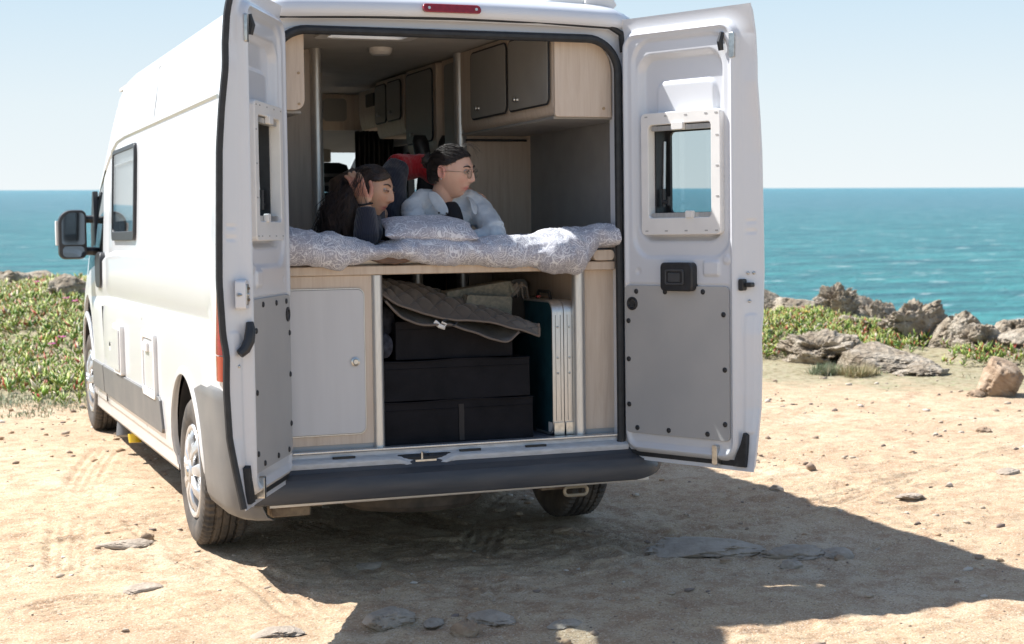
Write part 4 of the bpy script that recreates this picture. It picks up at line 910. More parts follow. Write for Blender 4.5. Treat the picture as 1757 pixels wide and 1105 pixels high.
# ================================================================== PEOPLE
def skinmat(name, base, red, dark):
    g = NG(name); a = g.add('ShaderNodeAttribute', attribute_name='tint').outputs['Color']
    s = g.add('ShaderNodeSeparateColor', {0: a}); n = g.noise(g.tc.outputs['Object'], 30, 4)
    c = g.mix(g.math('MULTIPLY', n, .25), base, tuple(q*.85 for q in base)); c = g.mix(s.outputs[0], c, red); c = g.mix(s.outputs[1], c, dark)
    g.set('Base Color', c); g.set('Roughness', .48); g.set('Subsurface Weight', .12); g.set('Subsurface Radius', (.02,.008,.004)); g.set('Subsurface Scale', .4)
    g.bump(g.noise(g.tc.outputs['Object'], 220, 3), .08, .003); return g.m
SKINA = skinmat('skin_tan', (.56,.33,.22), (.50,.17,.13), (.05,.028,.02))
SKINB = skinmat('skin_pale', (.66,.41,.31), (.60,.20,.17), (.06,.035,.03))
HAIRD = NG('dark_hair'); o_ = HAIRD.tc.outputs['Object']; HAIRD.set('Base Color', HAIRD.ramp(HAIRD.noise(o_, 40, 5), [(.35,(.013,.008,.007)),(.7,(.060,.034,.024))])); HAIRD.set('Roughness', .42); HAIRD.set('Specular IOR Level', .6); HAIRD = HAIRD.m
HAIRB = NG('near_black_hair'); o_ = HAIRB.tc.outputs['Object']; HAIRB.set('Base Color', HAIRB.ramp(HAIRB.noise(HAIRB.map(o_, (1,1,3)), 90, 5), [(.35,(.010,.008,.008)),(.7,(.055,.040,.034))])); HAIRB.set('Roughness', .48); HAIRB.set('Specular IOR Level', .7); HAIRB = HAIRB.m
def knit(name, c, c2):
    g = NG(name); o = g.tc.outputs['Object']; w = g.add('ShaderNodeTexWave', {0: g.map(o, (1,1,.2), (0,.35,0)), 'Scale': 44.0, 'Distortion': 1.5, 'Detail': 2}).outputs[1]
    g.set('Base Color', g.mix(w, c, c2)); g.set('Roughness', .95); g.set('Sheen Weight', .3); g.bump(w, .45, .004); return g.m
NAVY = knit('navy_knit', (.008,.012,.026), (.011,.016,.036)); RED = knit('red_knit', (.36,.006,.012), (.42,.010,.016))
DENIM = mat('pale_washed_denim', (.50,.55,.60), .9, col2=(.66,.69,.71), vscale=16, bump=.35, bscale=60, noise_detail=8, sheen=.1)
BLACKC = mat('black_cotton', (.012,.012,.016), .9); TROU = mat('dark_trousers', (.02,.022,.03), .9, bump=.3, bscale=30)
def gs(v, c, s): return np.exp(-((v-c)/s)**2)
def head_pts(n=110, m=80):
    """head surface, x right, y to the face, z up; about 0.235 high"""
    th = np.linspace(.0005, math.pi-.0005, m)[None, :]; ph = np.linspace(0, 2*math.pi, n, endpoint=False)[:, None]
    sx = np.sin(th)*np.cos(ph); sy = np.sin(th)*np.sin(ph); sz = np.cos(th)+0*ph
    x = .0765*sx; y = .098*sy; z = .118*sz
    up = z > 0
    low = np.clip(-z/.118, 0, 1)
    x = x*(1-.34*low**1.4*(1+.2*(sy > 0)*sy)); y = np.where(y < 0, y*(1-.55*low), y*(1-.10*low))     # jaw, nape
    x = x*(1+.05*gs(z, .05, .05)*(y < 0.02))
    y = y+.004*np.clip(sy, 0, 1)*gs(z, -.108, .03)
    f = np.clip(sy, 0, 1)**1.2
    y = np.where(sy > 0, y-.010*f*sstep(.05, .11, z)*0, y)
    y = y-f*.009*(gs(x, .032, .017)+gs(x, -.032, .017))*gs(z, .012, .013)            # sockets
    y = y+f*.004*gs(z, .034, .010)*gs(np.abs(x), .028, .022)                         # brow
    y = y+f*.004*gs(np.abs(x), .036, .018)*gs(z, -.022, .020)                        # cheek
    y = y-f*.005*gs(np.abs(x), .045, .014)*gs(z, -.058, .022)
    nz = np.interp(z, [-.046,-.040,-.030,-.020,.0,.018,.032],[0,.009,.0235,.0215,.0135,.006,0])
    y = y+f*nz*np.exp(-(x/(.0085+.35*nz*0+.0055*gs(z,-.030,.012)))**2)                # nose
    y = y+f*.006*gs(np.abs(x), .012, .006)*gs(z, -.032, .007)                        # nostril wings
    y = y+f*.0055*gs(x, 0, .022)*(gs(z, -.0575, .0055)+1.1*gs(z, -.070, .006))-f*.0045*gs(x, 0, .024)*gs(z, -.0635, .0028)
    y = y-f*.004*gs(z, -.082, .007)*gs(x, 0, .02)+f*.0075*gs(x, 0, .022)*gs(z, -.100, .014)
    return x, y, z
HX, HY, HZ = head_pts()
def head_mb(mb, M):
    n, m = HX.shape; rings = [[tuple(M @ Vector((HX[i, j], HY[i, j], HZ[i, j]))) for i in range(n)] for j in range(m)]
    mb.ring_loft(rings)
    for s in (-1, 1):   # ears
        rings = []
        for (dx, sc) in ((-.010,.7),(.004,1.0),(.011,1.06),(.013,.98),(.009,.72),(.006,.3)):
            rings.append([tuple(M @ Vector((s*(.0735+dx-.006*math.sin(a)*0), -.008+sc*.0165*math.cos(a)-.010*(dx > 0)-.004*math.sin(a), .002+sc*.032*math.sin(a)*(1 if math.sin(a) > 0 else .9)))) for a in np.linspace(0, 2*math.pi, 24, endpoint=False)])
        mb.ring_loft(rings)
def finger(mb, pts, r0, r1): 
    n = len(pts); mb.tube(pts, [r0+(r1-r0)*i/(n-1) for i in range(n)], 10); mb.ellip(pts[-1], (r1,)*3, seg=10, rows=8)
def fuse(mb, name, mats, parent, voxel, smooth=2, disp=None, base=(0,0,0)):
    o = mb.build(name, mats, parent, smooth=180)
    m = o.modifiers.new('r', 'REMESH'); m.mode = 'VOXEL'; m.voxel_size = voxel; m.use_smooth_shade = True
    if smooth: q = o.modifiers.new('s', 'SMOOTH'); q.iterations = smooth; q.factor = .5
    apply_mods(o); me = o.data; n = len(me.vertices); co = np.empty(n*3); me.vertices.foreach_get('co', co); co = co.reshape(-1, 3)
    if disp is not None:
        no = np.empty(n*3); me.vertices.foreach_get('normal', no); no = no.reshape(-1, 3); co = co+no*disp(co)[:, None]
    me.vertices.foreach_set('co', (co-np.array(base)).ravel()); me.polygons.foreach_set('use_smooth', [True]*len(me.polygons)); me.update()
    for m_ in me.materials: pass
    return o, co
def tint_head(o, co, Mi, ears=True):
    """lip and skin reds, painted mouth and nostril shade, by head-local position"""
    p = co @ np.array(Mi.to_3x3()).T+np.array(Mi.translation); x, y, z = p.T
    fr = (y > .06)
    red = fr*np.clip(1.5*gs(x, 0, .019)**.7*(gs(z, -.0645, .0085)), 0, 1)+.25*gs(np.abs(x), .04, .02)*gs(z, -.025, .02)*fr+.5*(np.abs(x) > .078)*(np.abs(z) < .04)+.2*gs(x,0,.012)*gs(z,-.03,.01)*fr
    dk = fr*np.clip(.9*gs(x, 0, .022)*gs(z, -.0635, .0016), 0, 1)*.6+fr*.9*np.clip(gs(x, -.0055, .003)+gs(x, .0055, .003), 0, 1)*gs(z, -.0395, .003)*.5  # shade of the mouth line and nostrils darkened into the skin
    a = o.data.color_attributes.new('tint', 'FLOAT_COLOR', 'POINT'); c = np.zeros((len(co), 4)); c[:, 0] = red.clip(0, 1); c[:, 1] = dk.clip(0, 1); c[:, 3] = 1; a.data.foreach_set('color', c.ravel())
def frame_m(c, fdir, roll=0, pitch=0):
    f = Vector(fdir).normalized(); u = Vector((0,0,1)); u = (u-f*u.dot(f)).normalized(); r_ = f.cross(u)
    M = Matrix((r_, f, u)).transposed().to_4x4(); M.translation = c
    return M @ Matrix.Rotation(roll, 4, 'Y') @ Matrix.Rotation(pitch, 4, 'X')
def face_bits(M, root_, base, iris, closed=0, back=0):
    T = Matrix.Translation([-c for c in base])
    for s in (-1, 1):
        mb = MB(); mb.ellip((0,0,0), (.0125,.0125,.0125), seg=20, rows=14); mb.cm = 1; mb.ellip((.001, .0095, 0), (.0060,.0042,.0060), seg=14, rows=8)
        mb.xf(lambda x,y,z: tuple(M @ Vector((s*.031+x, .0795-back+y, .011+z)))); e = mb.build('eye', [mat('eye_white',(.42,.37,.34),.25) if 'eye_white' not in MATS else MATS['eye_white'], iris], root_, smooth=180); e.data.transform(T)
        # upper and lower lid folds
        for (zz, th, cover) in ((1, .0032, closed), (-1, .002, 0)):
            mb = MB(); pts = []
            for k in range(11):
                a = math.pi*k/10; xx = .0155*math.cos(a)
                pts.append(M @ Vector((s*.031+xx, .0795+.0135*math.sin(a)**.6*.98+.0005, .011+zz*(.0075-cover*.008)*math.sin(a))))
            mb.tube(pts, [th*.5]+[th]*9+[th*.5], 8); l = mb.build('eyelid', LIDM, root_, smooth=180); l.data.transform(T)
        mb = MB(); pts = [M @ Vector((s*.031+.0155*math.cos(a), .0795+.0165*math.sin(a)**.6, .011+(.0075-closed*.008)*math.sin(a)-.0015)) for a in np.linspace(0.1, math.pi-.1, 9)]; mb.tube(pts, .0014+.0006*closed, 6); l = mb.build('eyelashes', BLACKC, root_); l.data.transform(T)
        mb = MB(); pts = [(.012,.0975,.0300),(.020,.0975,.0345),(.032,.0945,.0375),(.044,.086,.0355),(.050,.079,.031)]
        mb.tube([M @ Vector((s*a, b-.0025, c)) for a, b, c in pts], [.0018,.0032,.0030,.0022,.0008], 6, 1.2, up=None); b_ = mb.build('eyebrow', HAIRD, root_, smooth=180); b_.data.transform(T)
LIDM = mat('eyelid_skin', (.50,.29,.21), .5)
IRIS = mat('brown_iris', (.03,.018,.012), .1)

# ---------------- person with long curly hair, head on hand
BA = (-.25,.6,1.46)
pa = root('person', 'person with long dark curly hair and navy jumper, resting head on one hand', 'person', BA)
MA = frame_m((-.292,.295,1.664), (.76,-.64,-.06), R(-7), R(-4))
mb = MB(); head_mb(mb, MA)
mb.tube([MA @ Vector((0,-.02,-.06)), MA @ Vector((0,-.04,-.12)), (-.27,.42,1.57)], [.050,.048,.058], 20)
mb.tube([(-.27,.42,1.57),(-.20,.55,1.555),(-.10,.85,1.53),(-.02,1.2,1.52)], [.08,.11,.11,.12], 20, .75)
# supporting forearm and hand
mb.tube([(-.37,.13,1.46),(-.366,.134,1.53),(-.362,.136,1.580),(-.362,.140,1.605)], [.040,.036,.027,.024], 16)
mb.ring_loft([[(-.366+a*.62+dx, .158+b-a*.6+dy, z-.012) for a, b in rrect(-w_,w_,-.013,.013,.011,4)] for z, w_, dx, dy in ((1.610,.024,0,-.008),(1.635,.033,-.004,-.002),(1.665,.040,-.010,.006),(1.690,.040,-.016,.012),(1.700,.036,-.018,.014))])
for k, (ox, L_, cu) in enumerate(((-.030,.055,.3),(-.010,.068,.15),(.010,.072,.05),(.028,.066,0))):
    b0 = Vector((-.384+ox*.65, .172-ox*.6, 1.681)); dr = Vector((-.22+ox*4, .34-cu*.1, .90)).normalized()
    finger(mb, [b0, b0+dr*L_*.4+Vector((0,-.005,0)), b0+dr*L_*.75+Vector((0,.002,0)), b0+dr*L_+Vector((-.004,.014,0))], .0105, .0078)
finger(mb, [(-.350,.140,1.618),(-.336,.140,1.650),(-.330,.150,1.682),(-.334,.160,1.704)], .0120, .0082)
# far arm round the other person's back, ending in fingers on the shoulder
mb.tube([(-.15,.52,1.62),(-.10,.60,1.77),(.06,.62,1.80),(.17,.54,1.715),(.250,.49,1.655)], [.045,.036,.03,.026,.024], 14)
for k in range(4):
    b0 = Vector((.252,.475-.018*k,1.664-.003*k)); finger(mb, [b0, b0+Vector((.018,-.016,-.006)), b0+Vector((.030,-.026,-.020))], .0095, .0075)
oA, coA = fuse(mb, 'body', SKINA, pa, .0032, 1, None, BA)
tint_head(oA, coA, MA.inverted())
face_bits(MA, pa, BA, IRIS, closed=.85, back=.004)
def wrinkle(a, sc, seed): return lambda co: a*fbm(co[:, 0]*sc, co[:, 1]*sc, co[:, 2]*sc, 3, seed, .5, True)
mb = MB()
mb.tube([(-.27,.45,1.555),(-.20,.57,1.555),(-.10,.87,1.53),(-.02,1.25,1.52)], [.115,.145,.135,.14], 24, .72)
mb.tube([(-.25,.45,1.58),(-.30,.30,1.52),(-.345,.14,1.475)], [.07,.058,.052], 18)
mb.tube([(-.366,.118,1.465),(-.366,.128,1.53),(-.362,.140,1.588)], [.054,.051,.040], 18); mb.ellip((-.366,.125,1.462), (.055,.05,.045))
mb.tube([(-.20,.46,1.56),(-.15,.50,1.63),(-.115,.56,1.74),(-.075,.60,1.785)], [.08,.082,.068,.058], 18)
j, _ = fuse(mb, 'navy_jumper', NAVY, pa, .007, 3, wrinkle(.005, 9, 3), BA)
mb = MB(); mb.tube([(-.085,.605,1.785),(-.02,.64,1.79),(.06,.63,1.795),(.13,.585,1.735),(.225,.53,1.655)], [.060,.060,.055,.046,.036], 18)
fuse(mb, 'red_sleeve', RED, pa, .006, 2, wrinkle(.006, 16, 8), BA)
mb = MB(); mb.tube([(-.02,1.22,1.52),(-.04,1.6,1.51),(-.05,1.95,1.50)], [.13,.075,.05], 16); mb.tube([(.06,1.22,1.52),(.05,1.6,1.51),(.05,1.95,1.50)], [.12,.075,.05], 16); fuse(mb, 'trousers', TROU, pa, .012, 2, None, BA)
mb = MB(); P_ = [(-.362+.029*math.cos(a), .142+.029*math.sin(a), 1.606+.004*math.cos(a)) for a in np.linspace(0, 2*math.pi, 25)]; mb.tube(P_, .0042, 8); b_ = mb.build('hair_tie', BLACKC, pa); place_in(b_, BA)
# hair: scalp layer plus long wavy locks
rs = np.random.default_rng(5)
def scalp(M, infl, cond, nrm=False):
    n, m = HX.shape; vs = []; idx = {}; fs = []
    ok = cond(HX, HY, HZ)
    for i in range(n):
        for jj in range(m):
            if ok[i, jj]:
                p = Vector((HX[i, jj], HY[i, jj], HZ[i, jj])); q = p.normalized(); idx[(i, jj)] = len(vs)
                dd = infl(p); vs.append(tuple(M @ (p+q*dd)))
    for i in range(n):
        for jj in range(m-1):
            k = [(i, jj), ((i+1) % n, jj), ((i+1) % n, jj+1), (i, jj+1)]
            if all(a in idx for a in k): fs.append([idx[a] for a in k])
    return vs, fs
hairline = lambda x, y, z: (z > .058-.035*sstep(.0,.07,np.abs(x))+.0*y) | ((y < .030) & (z > -.045+.9*(y+.0))) | (y < -.015)
vs, fs = scalp(MA, lambda p: .0025+.001*math.sin(p.x*120), lambda x, y, z: ((z > .070-.5*np.abs(x)) & (y > 0)) | ((y < .035)))
mb = MB().add(vs, fs)
def lock(p0, p1, p2, p3, r, wav, seg=5, n=22, ph=0, freq=17, jit=0):
    t = np.linspace(0, 1, n)[:, None]
    P = np.array(p0)*(1-t)**3+3*np.array(p1)*t*(1-t)**2+3*np.array(p2)*t*t*(1-t)+np.array(p3)*t**3
    w = wav*np.minimum(1, t*2.2)
    P = P+np.concatenate([np.cos(ph+t*freq), np.sin(ph+t*freq), .5*np.sin(ph*2+t*freq*.8)], 1)*w
    t = t[:, 0]; rad = r*(1-.55*t)*np.minimum(1, .5+t*4)
    d = np.gradient(P, axis=0); d /= np.linalg.norm(d, axis=1, keepdims=True)+1e-9; a = np.cross(d, [0.31,.9,.2]); a /= np.linalg.norm(a, axis=1, keepdims=True)+1e-9; b = np.cross(d, a)
    ang = np.linspace(0, 2*math.pi, seg, endpoint=False)
    V = P[:, None]+(a[:, None]*np.cos(ang)[None, :, None]+b[:, None]*np.sin(ang)[None, :, None])*rad[:, None, None]
    mb.add(V.reshape(-1, 3).tolist(), [(i*seg+j, i*seg+(j+1) % seg, (i+1)*seg+(j+1) % seg, (i+1)*seg+j) for i in range(n-1) for j in range(seg)])
# solid mass under the locks
mb.tube([MA @ Vector((.0,-.05,.05)), MA @ Vector((.02,-.10,-.01)), (-.40,.27,1.60), (-.42,.27,1.52), (-.42,.26,1.455)], [.070,.098,.090,.088,.070], 20)
GD = []
for k in range(80): GD.append((Vector((-.515+.145*rs.random(), .14+.30*rs.random(), 1.445+.06*rs.random()**2)), rs.random()*6.3, 13+9*rs.random(), .006+.008*rs.random()))
for k in range(3400):
    while True:          # root on the scalp
        v = Vector(rs.normal(size=3)).normalized()
        if v.z > .05+1.1*max(v.y, 0) and v.y < .55: break
        if v.y < -.2 and v.z > -.4: break
    loc = Vector((v.x*.081, v.y*.103, v.z*.123)); p0 = MA @ loc; out = (MA.to_3x3() @ v)
    # nearest of a few guides, so neighbouring hairs wave together
    tgt = p0+Vector((-.16,-.02,-.2)); g_ = min((GD[i] for i in rs.integers(0, 80, 7)), key=lambda q: (q[0]-tgt-Vector((0,0,q[0].z-tgt.z))).length)
    sp = .012*(.4+rs.random()); e = g_[0]+Vector((sp*rs.normal(), sp*rs.normal(), .02*rs.normal()))
    if v.x < -.2: e += Vector((.02, .13, 0))
    if e.x > -.43: e.y = max(e.y, .24)
    p1 = p0+out*.018+Vector((-.030,0,.003)); p2 = e+Vector((.0+.012*rs.normal(), .01*rs.normal(), .12+.03*rs.random()))
    if v.x > .3: p1 += Vector((-.03,.01,-.01))
    lock(p0, p1, p2, e, .0014+.0008*rs.random(), g_[3], seg=3, n=26, ph=g_[1]+.25*rs.normal(), freq=g_[2])
for k in range(620):     # hair swept back from the hairline over the temple
    x0 = -.060+.132*rs.random(); z0 = .074-.5*abs(x0)+.02*rs.random()**2; y0 = .101*math.sqrt(max(.01, 1-(x0/.081)**2-(z0/.123)**2))
    p0 = MA @ Vector((x0, y0, z0)); p3 = MA @ Vector((.025+.06*rs.random(), -.10-.03*rs.random(), -.01+.07*rs.random()))
    lock(p0, p0+MA.to_3x3() @ Vector((.008,.002,.016)), MA @ Vector((.076+.008*rs.random(), -.02, .078+.012*rs.random())), p3, .0015, .003, seg=3, n=16, ph=x0*30+.4*rs.normal())
for k in range(34):
    p0 = MA @ Vector((.055+.02*rs.random(), .02-.05*rs.random(), .085+.02*rs.random())); e = Vector((-.43+.04*rs.normal(), .12+.02*rs.random(), 1.55+.1*rs.random()))
    lock(p0, p0+Vector((-.02,-.05,.01)), Vector((-.41+.02*rs.normal(), .125, 1.70+.02*rs.normal())), e, .0016, .005, seg=3, ph=rs.random()*6)
h_ = mb.build('long_hair', HAIRD, pa, smooth=180, fixn=True); place_in(h_, BA)

# ---------------- person with glasses and bun
BB = (.12,.6,1.46)
pb = root('person', 'person with tied-back hair and round glasses in a pale denim shirt, leaning on a pillow', 'person', BB)
MBm = frame_m((.108,.345,1.752), (.70,-.70,-.06), R(3), R(-3))
mb = MB(); head_mb(mb, MBm)
mb.tube([MBm @ Vector((0,-.025,-.05)), MBm @ Vector((0,-.045,-.115)), (.085,.42,1.60)], [.055,.052,.066], 20)
mb.tube([(.09,.42,1.60),(.11,.55,1.56),(.14,.85,1.53),(.17,1.1,1.52)], [.09,.13,.12,.13], 20, .72)
mb.tube([(.24,.27,1.48),(.18,.26,1.465),(.10,.25,1.46)], [.022,.02,.02], 14)
for k in range(4):
    b0 = Vector((.10,.23+.017*k,1.462)); finger(mb, [b0, b0+Vector((-.035,.0,.0)), b0+Vector((-.06,0,-.01))], .009, .0075)
oB, coB = fuse(mb, 'body', SKINB, pb, .0032, 1, None, BB)
tint_head(oB, coB, MBm.inverted())
face_bits(MBm, pb, BB, IRIS, closed=.12)
mb = MB()
mb.tube([(.10,.44,1.575),(.115,.58,1.565),(.14,.88,1.53),(.17,1.12,1.52)], [.135,.155,.15,.145], 28, .70)
mb.tube([(.10,.43,1.61),(-.015,.43,1.615),(-.068,.40,1.585),(-.080,.31,1.53),(-.07,.24,1.49)], [.066,.060,.053,.048,.045], 20)
mb.tube([(.12,.43,1.60),(.21,.42,1.605),(.255,.38,1.57),(.262,.28,1.515),(.258,.20,1.483)], [.070,.072,.062,.053,.047], 20)
mb.tube([(.262,.20,1.470),(.20,.23,1.460),(.14,.23,1.455)], [.044,.036,.032], 18); mb.ellip((.262,.205,1.468), (.045,.045,.038))
mb.ellip((.10,.40,1.55), (.13,.08,.08))
fuse(mb, 'denim_shirt', DENIM, pb, .0055, 2, lambda co: .005*fbm(co[:,0]*5+co[:,2]*9, co[:,1]*4, co[:,2]*20-co[:,0]*10, 2, 15, .5, True)+.004*fbm(co[:,0]*20, co[:,1]*12, co[:,2]*34, 2, 16, .5, True), BB)
mb = MB(); mb.ring_loft([[(.098+.55*w_*math.cos(q), yy+.6*w_*math.sin(q), z) for q in np.linspace(0, 2*math.pi, 24, endpoint=False)] for z, w_, yy in ((1.49,.11,.34),(1.55,.10,.345),(1.59,.085,.355),(1.612,.070,.37),(1.62,.06,.38))]); fuse(mb, 'black_top', BLACKC, pb, .006, 2, None, BB)
# collar and open placket
cq = lambda o: place_in(o, BB)
for (pts, nm) in ((((.005,.355,1.675),(.03,.30,1.655),(.055,.262,1.60),(.062,.250,1.555),(.020,.268,1.552),(-.004,.30,1.60),(-.02,.345,1.650)), 'shirt_collar'), (((.175,.36,1.650),(.178,.30,1.630),(.172,.265,1.585),(.180,.255,1.555),(.205,.275,1.562),(.222,.32,1.60),(.205,.365,1.645)), 'shirt_collar')):
    c = Vector((sum(p[0] for p in pts)/len(pts), sum(p[1] for p in pts)/len(pts)-.012, sum(p[2] for p in pts)/len(pts)))
    mb = MB(); k = len(pts); mb.add([tuple(p) for p in pts]+[tuple(c)], [(i, (i+1) % k, k) for i in range(k)])
    o = mb.build(nm, DENIM, pb, smooth=180, fixn=False); m = o.modifiers.new('t', 'SOLIDIFY'); m.thickness = .006; m = o.modifiers.new('s', 'SUBSURF'); m.levels = 2; m.render_levels = 2; cq(o)
for p in ((.045,.250,1.565),(.058,.240,1.53),(.015,.270,1.568)):
    mb = MB(); mb.lathe([(0,-.003),(.0045,-.003),(.005,0)], p, 'Y', 10); cq(mb.build('shirt_button', BLACKP, pb))
mb = MB(); mb.tube([(.17,1.1,1.52),(.30,1.45,1.50),(.46,1.56,1.52),(.52,1.69,1.82)], [.12,.075,.06,.045], 16); mb.tube([(.16,1.1,1.52),(.22,1.48,1.50),(.36,1.58,1.54),(.42,1.71,1.80)], [.12,.075,.06,.045], 16); fuse(mb, 'trousers', TROU, pb, .012, 2, None, BB)
for (x, y, a) in ((.52,1.70,.25),(.42,1.72,-.2)):
    mb = MB(); rings = []
    for t, w_, h_ in ((0,.032,.035),(.25,.042,.048),(.5,.044,.046),(.8,.046,.036),(1,.034,.022)):
        rings.append([(x+a*.12*t+w_*math.cos(q), y+.02+h_*math.sin(q), 1.84+.24*t*.7) for q in np.linspace(0, 2*math.pi, 14, endpoint=False)])
    mb.ring_loft(rings); cq(mb.build('shoe', BLACKP, pb, smooth=180))
# slicked hair with bun
HLy = [-.10,-.035,-.022,-.012,.010,.030,.050,.075,.10]; HLz = [-.055,-.050,-.012,.026,.030,.038,.052,.076,.10]
vs, fs = scalp(MBm, lambda p: .0015+.002*float(sstep(-.02, .06, p.z-float(np.interp(p.y, HLy, HLz))+.01))+.0012*math.sin(p.x*260+p.z*90), lambda x, y, z: z+.12*np.maximum(.05-np.abs(x), 0)*(y > .03) > np.interp(y, HLy, HLz)+.004)
mb = MB().add(vs, fs)
bun = MBm @ Vector((0,-.128,.042))
nst = 0
while nst < 1500:     # strands drawn back into the bun
    v = Vector(rs.normal(size=3)).normalized(); p = Vector((v.x*.079, v.y*.101, v.z*.121))
    hl = float(np.interp(p.y, HLy, HLz))-.12*max(.05-abs(p.x), 0)*(p.y > .03)
    if p.z < hl-.001 or (p.z > hl+.02 and rs.random() > .5): continue
    nst += 1
    q = p.copy(); q.y -= .05; q = q.normalized()*(.120+.006*rs.random()); q2 = Vector((p.x*.3, -.112, .045+p.z*.15))
    p = p.normalized()*(p.length+.003+.005*rs.random())
    lock(MBm @ p, MBm @ (p*1.045+Vector((0,-.02,.006))), MBm @ q, MBm @ q2, .0017, .0010, seg=3, n=12, ph=rs.random()*6)
mb.ellip(bun, (.031,.031,.030))
for k in range(70):      # curls of the bun
    a = rs.random()*6.28; b = rs.normal()*.8; c = Vector((math.cos(a), b*.4, math.sin(a))).normalized()
    c2 = Vector((math.cos(a+1.6), -b*.4, math.sin(a+1.6))).normalized(); r3 = MBm.to_3x3()
    lock(bun+r3 @ c*.024, bun+r3 @ (c+c2)*.025, bun+r3 @ (c2+c*.3)*.036, bun+r3 @ c2*(.030+.014*rs.random()), .0035, .003, n=9, ph=rs.random()*6)
for k in range(10):      # fly-away hairs
    v = MBm @ Vector((.03*rs.normal(),.03,.118)); lock(v, v+Vector((.02,-.01,.02)), v+Vector((.06,-.01,.02+.01*rs.normal())), v+Vector((.09,0,-.02+.02*rs.normal())), .0006, .001, n=9, seg=4)
h_ = mb.build('tied_back_hair', HAIRB, pb, smooth=180); cq(h_)
# glasses and ear stud
GOLD = mat('thin_gold_metal', (.35,.26,.18), .3, metal=1)
mb = MB()
for s in (-1, 1):
    P_ = [MBm @ Vector((s*.033+.0235*math.cos(a), .1035-.10*abs(.0235*math.cos(a)*s+.033-.02)*.35, .004+.0215*math.sin(a))) for a in np.linspace(0, 2*math.pi, 33)]; mb.tube(P_, .0011, 6)
    mb.tube([MBm @ Vector((s*.0565,.098,.010)), MBm @ Vector((s*.074,.08,.012)), MBm @ Vector((s*.082,.02,.010)), MBm @ Vector((s*.083,-.015,.004))], .0012, 6)
mb.tube([MBm @ Vector((-.010,.106,.010)), MBm @ Vector((0,.109,.013)), MBm @ Vector((.010,.106,.010))], .0011, 6)
gl = mb.build('glasses', GOLD, pb); cq(gl)
for s in (-1, 1):
    mb = MB(); mb.ring_loft([[MBm @ Vector((s*.033+.0228*math.cos(a), y-.10*abs(.0228*math.cos(a)*s+.013)*.35, .004+.0208*math.sin(a))) for a in np.linspace(0, 2*math.pi, 28, endpoint=False)] for y in (.1030,.1036)]); cq(mb.build('lens', GLASSC, gl))
mb = MB(); mb.ellip(MBm @ Vector((.087,-.012,-.028)), (.004,.004,.004)); cq(mb.build('ear_stud', STEEL, pb))

# ================================================================== GROUND, SEA
def edge_d(x, y):       # signed distance past the cliff edge (positive = over the sea)
    n = fbm(x*.25, y*.25, 1.3, 3, 77)*1.6
    return .72*x+.69*y-13.2+n*.6+1.7*sstep(.66, .72, (x+2.3)/np.maximum(y+6.76, .5))*(x > 4)
def bank(x, y):         # low bank of ice plant on the left, gentle rise before the rocks on the right
    l = sstep(8.0, 14.5, y+.25*x)*(1-sstep(1.5, 5, x))*.34
    d = .72*x+.69*y; r = sstep(9.2, 10.6, d)*sstep(2, 5, x)*(.06+.13*(1-sstep(.60, .70, (x+2.3)/(y+6.76))))
    return l+r
TR = [((-.91,4.5),(-1.22,3.46),(-1.48,2.15),(-1.61,.66)),((-.91,.86),(-.88,.25),(-.80,-.46),(-.70,-1.4)),((.14,1.9),(.06,1.31),(.17,.76),(.95,.18)),((.87,1.56),(.58,1.14),(.21,.52),(-.1,-.5)),
      ((.92,.86),(.96,.5),(1.1,.1),(1.5,-.3)),((-1.16,1.44),(-1.07,.63),(-.98,.12),(-.5,-.2)),((-.4,1.2),(-.2,.7),(.05,.4),(.7,.3)),((-1.81,-.08),(-1.46,.19),(-1.21,-.22),(-1.15,-.97)),((1.2,.2),(2.5,.7),(3.5,1.5),(5.2,2.2)),((.93,8),(.93,6),(.93,3),(.90,1.0))]
